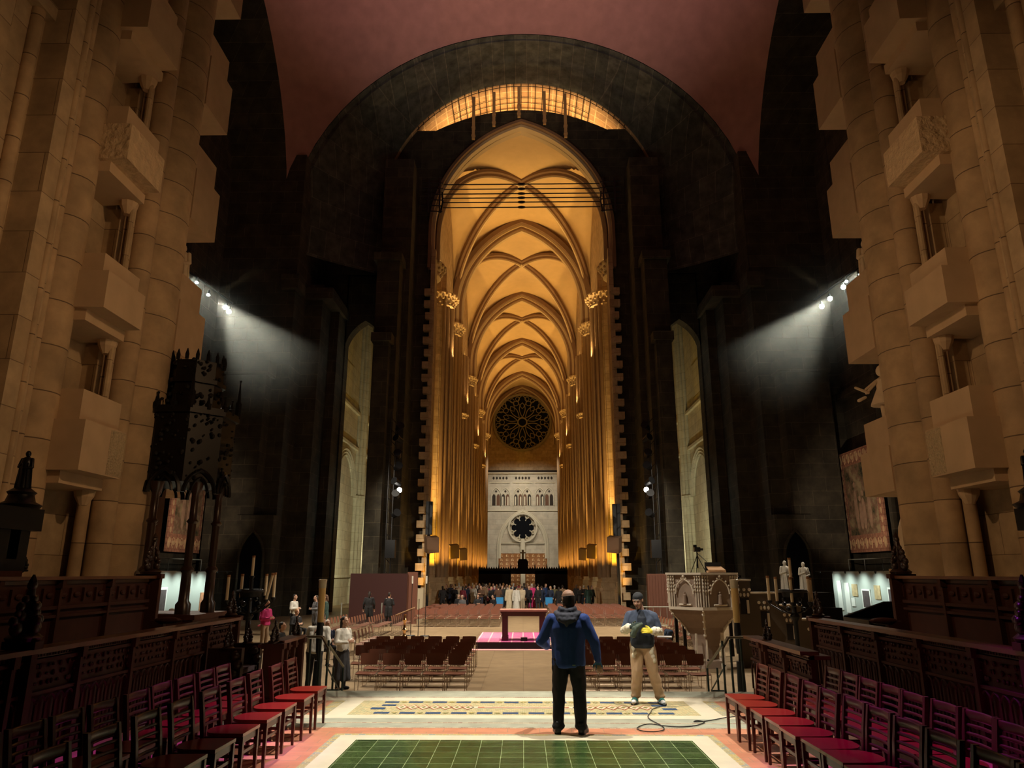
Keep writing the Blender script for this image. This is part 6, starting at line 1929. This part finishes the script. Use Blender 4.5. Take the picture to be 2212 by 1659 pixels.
for (s, el, wr, hd), mt in zip(arms, (GG, YG)):
    m = MB(); w_ = V(*wr); d_ = V(*hd).normalized()
    hand(m, w_ + d_ * 0.02, hd, -s, 1.14, 0.45, (0, 1, -0.4)); m.caps(w_ - d_ * 0.02, w_ + d_ * 0.03, 0.036, 0.034, 10)
    link('glove', remesh(m, 'glove', mt, 0.006, 2), t)
# the dark cloth bag and board he carries
m = MB(); m.caps((0, 0, 0.14), (0.11, -0.02, 0.21), 0.042, 0.034, 10); m.caps((-0.02, 0, 0.05), (0.02, 0, 0.14), 0.048, 0.048, 10)
tag(link('work_glove_bundle', remesh(m, 'work_glove_bundle', cloth('dull_green', (0.06, 0.085, 0.06)), 0.009, 2, 0.012, 16), None, (1.76, 11.90, 1.0)), 'dull green cloth bundle held by the person in khaki trousers', 'cloth')

# --- general builder for the other people
def figure(kind, H=1.72, seed=0, vox=0.02, lean=0.0, arms_=0):
    """returns dict of meshes: body, top, bottom, hair; facing -Y, feet at z 0"""
    b = MB(); k = H / 1.75
    sit = kind == 'sit'
    dz = -0.42 if sit else 0.0
    def Q(x, y, z):
        z2 = z + dz
        if lean and z > 0.95:
            dy = (z - 0.95) * math.sin(lean); z2 = 0.95 + (z - 0.95) * math.cos(lean) + dz
            y = y - dy
        return V(x, y, z2) * k
    face_shapes(b, Q(0, -0.02, 1.61), k, tilt=lean * 0.6, n=10)
    b.caps(Q(0, 0.02, 1.42), Q(0, 0, 1.56), 0.062 * k, 0.055 * k, 8)
    b.caps(Q(-0.15, 0.02, 1.38), Q(0.15, 0.02, 1.38), 0.06 * k, 0.06 * k, 8); b.caps(Q(0, 0.02, 1.3), Q(0, 0.02, 0.95), 0.11 * k, 0.11 * k, 10)
    tp = MB(); bt = MB()
    poses = {0: ((0.27, 0.02, 1.1), (0.27, -0.08, 0.86), (0, -0.2, -1)), 1: ((0.27, 0.0, 1.12), (0.12, -0.24, 1.12), (-0.7, -0.4, 0.2)), 2: ((0.27, -0.02, 1.14), (0.16, -0.26, 1.3), (-0.1, -0.3, 1))}
    for s in (-1, 1):
        el, wr, hd = poses[arms_ if (arms_ < 2 or s > 0) else 0]
        el = Q(s * el[0], el[1], el[2]); wr = Q(s * wr[0], wr[1], wr[2])
        sh = Q(s * 0.19, 0.02, 1.37)
        b.caps(sh, el, 0.045 * k, 0.038 * k, 8); b.caps(el, wr, 0.036 * k, 0.026 * k, 8)
        hand(b, wr, (s * hd[0], hd[1], hd[2]), -s, 1.0 * k, 0.4)
        tp.caps(sh, el, 0.072 * k, 0.06 * k, 10); tp.caps(el, wr, 0.058 * k, 0.043 * k, 10)
        if sit:
            hp = V(s * 0.1, 0.0, 0.50) * k; kn = V(s * 0.12, -0.42, 0.50) * k; an = V(s * 0.12, -0.40, 0.1) * k
        else:
            hp = V(s * 0.09, 0.02, 0.9) * k; kn = V(s * 0.1, 0.0, 0.49) * k; an = V(s * (0.11 + 0.02 * (seed % 3)), 0.02, 0.09) * k
        b.caps(hp, kn, 0.07 * k, 0.048 * k, 8); b.caps(kn, an, 0.045 * k, 0.034 * k, 8); b.caps(an + V(0, 0.02, -0.045), an + V(0, -0.15, -0.05), 0.036 * k, 0.032 * k, 8)
        bt.caps(hp, kn, 0.095 * k, 0.07 * k, 10); bt.caps(kn, an, 0.068 * k, 0.055 * k, 10); bt.caps(an + V(0, 0.02, -0.045), an + V(0, -0.15, -0.05), 0.04 * k, 0.036 * k, 8)
    tp.caps(Q(-0.12, 0.03, 1.36), Q(0.12, 0.03, 1.36), 0.085 * k, 0.085 * k, 10)
    tp.rings([tuple(Q(0, 0.01, z_)) + (rx_ * k, ry_ * k) for z_, rx_, ry_ in ((0.88, 0.16, 0.12), (0.92, 0.185, 0.14), (1.05, 0.18, 0.135), (1.2, 0.2, 0.14), (1.3, 0.2, 0.13), (1.38, 0.15, 0.1), (1.44, 0.07, 0.07))], 16)
    bt.caps(V(-0.08, 0.02, 0.9 + dz) * k, V(0.08, 0.02, 0.9 + dz) * k, 0.11 * k, 0.11 * k, 10)
    if kind == 'coat':
        tp.caps(V(-0.08, 0.03, 0.95) * k, V(-0.11, 0.03, 0.55) * k, 0.13 * k, 0.12 * k, 10); tp.caps(V(0.08, 0.03, 0.95) * k, V(0.11, 0.03, 0.55) * k, 0.13 * k, 0.12 * k, 10)
    if kind in ('skirt', 'robe'):
        z1 = 0.25 if kind == 'skirt' else 0.06
        tgt = bt if kind == 'skirt' else tp
        n = 9
        for j in range(n):
            a = 2 * PI * j / n
            tgt.caps(V(0.09 * math.cos(a), 0.02 + 0.07 * math.sin(a), 0.93) * k, V((0.22 if kind == 'robe' else 0.19) * math.cos(a), 0.02 + 0.17 * math.sin(a), z1) * k, 0.09 * k, 0.065 * k, 8)
        tgt.caps(V(0, 0.02, 0.9) * k, V(0, 0.02, 0.4) * k, 0.15 * k, 0.15 * k, 10)
    if kind == 'robe':
        tp.caps(Q(-0.2, 0.04, 1.33), V(-0.27, 0.02, 0.7) * k, 0.09 * k, 0.10 * k, 10); tp.caps(Q(0.2, 0.04, 1.33), V(0.27, 0.02, 0.7) * k, 0.09 * k, 0.10 * k, 10)
    h = MB(); c = Q(0, -0.02, 1.61)
    h.ball(c + V(0, 0.032, 0.042) * k, V(0.083, 0.093, 0.085) * k, 10, 8)
    h.ball(c + V(0, 0.065, -0.01) * k, V(0.072, 0.06, 0.085) * k, 10, 8)
    if seed % 2: h.caps(c + V(0, 0.07, -0.02) * k, c + V(0, 0.09, -0.14) * k, 0.075 * k, 0.06 * k, 8)
    if seed % 5 == 3: h.ball(c + V(0, 0.12, 0.04) * k, 0.045 * k, 8, 6)
    return dict(body=remesh(b, 'figure_body', M_SKIN, vox * 0.8, 1), top=remesh(tp, 'figure_top', CLOTH['navy'], vox, 2, 0.014, 9, seed), bottom=remesh(bt, 'figure_bottom', CLOTH['black'], vox, 2, 0.010, 9, seed), hair=remesh(h, 'figure_hair', HAIRC['dark'], vox, 1))
def place(fig, x, y, z, rz, label, top, bottom, hair='dark', group=None, sc=1.0, names=('coat', 'trousers')):
    t = thing('person', label, 'person', (x, y, z), rz, group)
    t.scale = (sc, sc, sc)
    link('body', fig['body'], t)
    for nm, key, mt in ((names[0], 'top', CLOTH[top]), (names[1], 'bottom', CLOTH[bottom]), ('hair', 'hair', HAIRC.get(hair) or CLOTH.get(hair))):
        if nm == 'hair' and hair is None: continue
        o = link(nm, fig[key], t)
        o.material_slots[0].link = 'OBJECT'; o.material_slots[0].material = mt
    return t
# people by the steps and in the left of the crossing
F_lean = figure('plain', 1.74, 1, 0.012, lean=0.3, arms_=1)
t = place(F_lean, -4.62, 16.7, ZL, R(170), 'person in a pale grey sweater bending away beyond the left handrail', 'white', 'black', 'dark', names=('sweater', 'trousers'), sc=1.06)
part('bag_strap', MB().tube([(-0.1, 0.1, 1.42), (0.0, 0.02, 1.3), (0.14, -0.02, 1.1)], 0.014, 5), M_BLACK, t)
F_skirt = figure('skirt', 1.66, 2 + 1, 0.012, arms_=1)
place(F_skirt, -4.3, 17.95, ZL, R(60), 'person in a light blouse and long dark skirt standing beside the bending one', 'white', 'charcoal', 'dark', names=('blouse', 'skirt'), sc=1.0)
F_st = figure('plain', 1.75, 4, 0.018, arms_=1); F_co = figure('coat', 1.75, 1, 0.018); F_co2 = figure('coat', 1.70, 2, 0.018, arms_=1)
F_ro = figure('robe', 1.78, 0, 0.018); F_sk = figure('skirt', 1.66, 3, 0.018, arms_=2); F_si = figure('sit', 1.72, 2, 0.018, arms_=1); F_pl = figure('plain', 1.78, 2, 0.018, arms_=2)
place(F_st, -9.0, 26.0, ZL, R(70), 'person in a bright magenta jacket and tan trousers beyond the left candles', 'pink', 'tan', 'grey')
place(F_st, -10.2, 33.0, ZL, R(75), 'person in white shirt and dark trousers standing far left in the shade', 'white', 'black', 'dark')
place(F_co2, -9.3, 33.2, ZL, R(-50), 'person in a long pale coat beside the big left candle', 'grey', 'black', 'dark')
place(F_co, -8.7, 32.6, ZL, R(-80), 'person in a dark green coat just right of the big left candle', 'green', 'black', 'brown')
place(F_si, -9.0, 29.5, ZL, R(60), 'blond person in black seated beyond the bench end on the left', 'black', 'black', 'blond')
place(F_si, -6.95, 21.5, ZL, R(90), 'person in black crouched low between the stalls and the chairs', 'black', 'black', 'dark')
place(F_si, -5.9, 22.5, ZL, R(40), 'seated person with a white head cover left of the tan chairs', 'navy', 'black', 'white')
place(F_si, -9.4, 19.8, ZL + 0.45, R(170), 'grey-haired person seated before the lit paintings behind the canopy columns', 'black', 'black', 'grey')
place(F_co, -7.9, 38.0, ZL, R(190), 'dark figure in a long coat before the red partition, left one', 'black', 'black', 'dark')
place(F_co2, -6.9, 38.2, ZL, R(160), 'dark figure in a coat before the red partition, right one', 'black', 'black', 'dark')
# coat on a chair at the right
m = MB(); m.caps((-0.2, 0.2, 0.82), (0.2, 0.2, 0.82), 0.07, 0.07, 10); m.caps((-0.12, 0.18, 0.75), (-0.12, 0.14, 0.4), 0.09, 0.08, 10); m.caps((0.12, 0.18, 0.75), (0.12, 0.14, 0.4), 0.09, 0.08, 10)
tag(link('coat', remesh(m, 'coat', cloth('denim', (0.02, 0.045, 0.09)), 0.015, 2, 0.012, 12), None, (4.45, 24.0, ZL + 0.02), R(-80)), 'dark blue coat with pink lining draped over a chair right of the khaki person', 'coat')
m = MB(); m.caps((-0.2, 0.13, 0.88), (0.22, 0.13, 0.87), 0.035, 0.035, 8)
cc = link('lining', remesh(m, 'lining', cloth('pink_lining', (0.7, 0.15, 0.25)), 0.012, 2), D.objects['coat'])
stack_chair(4.5, 24.0, R(-80), 'brown chair with a blue coat over it right of the khaki person', 'x'); 
one('paper_roll', MB().tube([(0, 0, 0), (0.42, -0.05, 0)], 0.03, 8), MATS['white_paper'], 'white rolled paper lying on the chairs right of the khaki person', 'paper roll', (3.95, 22.2, 0.18))

# the crowd in the nave mouth
rr = random.Random(21)
words_ = {'navy': 'dark navy', 'black': 'black', 'charcoal': 'charcoal', 'cream': 'cream', 'white': 'white', 'pink': 'bright pink', 'rose': 'dusky red', 'grey': 'grey', 'brown': 'brown', 'green': 'dark green', 'tan': 'tan', 'blue': 'deep blue', 'olive': 'olive'}
kinds = {'coat': ('long coat', F_co), 'coat2': ('coat', F_co2), 'robe': ('long robe', F_ro), 'plain': ('jacket', F_st), 'skirt': ('long skirt', F_sk), 'up': ('jacket, one arm raised', F_pl)}
BIG = ORD + ['seventeenth', 'eighteenth', 'nineteenth', 'twentieth']
def place_word(i, n):
    if i < n / 2: return '%s from its left end' % BIG[i]
    return '%s from its right end' % BIG[n - 1 - i]
crowd = [(955, 'charcoal', 'coat'), (963, 'black', 'up'), (972, 'navy', 'coat'), (980, 'black', 'coat2'), (990, 'cream', 'robe'), (999, 'rose', 'skirt'), (1006, 'navy', 'plain'), (1014, 'grey', 'coat'), (1022, 'white', 'coat'), (1030, 'black', 'coat'), (1038, 'brown', 'plain'), (1045, 'tan', 'up'), (1052, 'rose', 'coat2'), (1060, 'black', 'coat'), (1067, 'navy', 'coat'), (1075, 'brown', 'plain'), (1083, 'charcoal', 'coat'), (1091, 'green', 'coat'), (1099, 'cream', 'robe'), (1106, 'black', 'coat2'), (1114, 'white', 'robe'), (1126, 'cream', 'robe'), (1135, 'navy', 'coat'), (1141, 'black', 'coat'), (1147, 'pink', 'robe'),
         (1160, 'black', 'coat'), (1168, 'navy', 'coat2'), (1177, 'blue', 'coat'), (1187, 'navy', 'coat'), (1196, 'olive', 'up'), (1205, 'black', 'coat'), (1213, 'tan', 'plain'), (1243, 'black', 'coat'), (1251, 'charcoal', 'coat2'), (1259, 'black', 'up'), (1268, 'green', 'coat'), (1276, 'black', 'coat')]
for i, (u, col, kd) in enumerate(crowd):
    y = 55.3 + (i * 7 % 5) * 1.15 + (0.0 if kd != 'robe' or col != 'cream' else -0.8)
    x = (u - 1128) / 1534 * (y * 0.966)
    nm, fg = kinds[kd]
    hair = ('dark', 'brown', 'grey', 'dark', 'blond')[(i * 3) % 5]
    place(fg, x, y, ZL, R(rr.choice((180, 170, 200, 150, 0, 40, -30, 180))), 'person in %s %s, %s in the near crowd' % (words_[col], nm, place_word(i, 37)), col, ('black', 'charcoal', 'navy', 'grey')[i % 4], hair, 'people gathered in the nave mouth', 0.95 + rr.random() * 0.1)
for i in range(26):
    u = 975 + i * 7.4
    y = 61.0 + (i * 5 % 4) * 1.3
    x = (u - 1128) / 1534 * (y * 0.966)
    col = ('black', 'rose', 'navy', 'brown', 'tan', 'charcoal', 'white')[i * 3 % 7]
    place((F_co, F_st, F_pl)[i % 3], x, y, ZL, R(rr.choice((0, 180, 150, 20))), 'person in %s in the rear crowd, %s' % (words_[col], place_word(i, 26)), col, 'black', ('brown', 'dark', 'grey', 'blond')[i % 4], 'people farther back in the nave', 1.0 + rr.random() * 0.06)
for i, (x, y, col) in enumerate(((-4.25, 52.0, 'black'), (-3.9, 50.5, 'grey'), (-2.95, 51.6, 'charcoal'), (-1.95, 51.0, 'black'))):
    place(F_si, x, y - 3.0, ZL, R((20, -30, 10, -40)[i]), 'person in %s seated among the chairs before the crowd, %s from the left' % (words_[col], ORD[i]), col, 'black', ('dark', 'grey', 'brown', 'dark')[i], 'people seated before the crowd')
for i, (u, y) in enumerate(((1078, 53.4), (1184, 53.4))):
    x = (u - 1128) / 1534 * (y * 0.966)
    t = thing('folding_chair', 'small chair with bright blue back before the %s' % ('crowd left of the cream robe' if i == 0 else 'people in deep blue right of centre'), 'chair', (x, y, ZL), 0)
    part('backrest', MB().box(-0.26, 0.26, 0.2, 0.24, 0.45, 0.95), mat('sky_blue_shell', (0.03, 0.25, 0.55), 0.5), t)
    part('seat', MB().box(-0.22, 0.22, -0.2, 0.2, 0.43, 0.46), MATS['sky_blue_shell'], t)
    part('frame', side_frame(1), M_CHROME, t)

# ------------------------------------------------------------------ thin haze in which the rig beams show
def haze(side, s, dens):
    m = D.materials.new('haze_' + side); m.use_nodes = True
    nt = m.node_tree; nt.nodes.clear()
    o = N(nt, 'ShaderNodeOutputMaterial'); v = N(nt, 'ShaderNodeVolumeScatter')
    v.inputs['Anisotropy'].default_value = 0.2
    v.inputs['Color'].default_value = (0.9, 1.0, 0.95, 1)
    tc = N(nt, 'ShaderNodeTexCoord')
    ln = N(nt, 'ShaderNodeVectorMath', operation='LENGTH')
    mr = N(nt, 'ShaderNodeMapRange', interpolation_type='SMOOTHSTEP')
    mr.inputs['From Min'].default_value = 0.5; mr.inputs['From Max'].default_value = 4.6
    mr.inputs['To Min'].default_value = dens; mr.inputs['To Max'].default_value = 0.0
    nt.links.new(tc.outputs['Object'], ln.inputs[0]); nt.links.new(ln.outputs['Value'], mr.inputs['Value'])
    nt.links.new(mr.outputs['Result'], v.inputs['Density'])
    nt.links.new(v.outputs[0], o.inputs['Volume'])
    ob = one('haze', MB().ball((0, 0, 0), 4.7, 20, 12), m, 'thin haze lit by the %s spotlight beams' % side, 'haze', (s * 12.6, 30.6, 12.9))
    ob['kind'] = 'stuff'
haze('left', -1, 0.008)
haze('right', 1, 0.008)
for s in (-1, 1):
    lamp('SPOT', (s * 13.3, 29.9, 13.4), 5200, (0.85, 1.0, 0.93), (s * 7.5, 32.0, 11.0), 0.03, 11, 0.6, 'beam_spot')
    lamp('SPOT', (s * 14.3, 29.9, 14.2), 900, (0.85, 1.0, 0.93), (s * 9.5, 31.0, 10.6), 0.03, 12, 0.6, 'beam_spot')
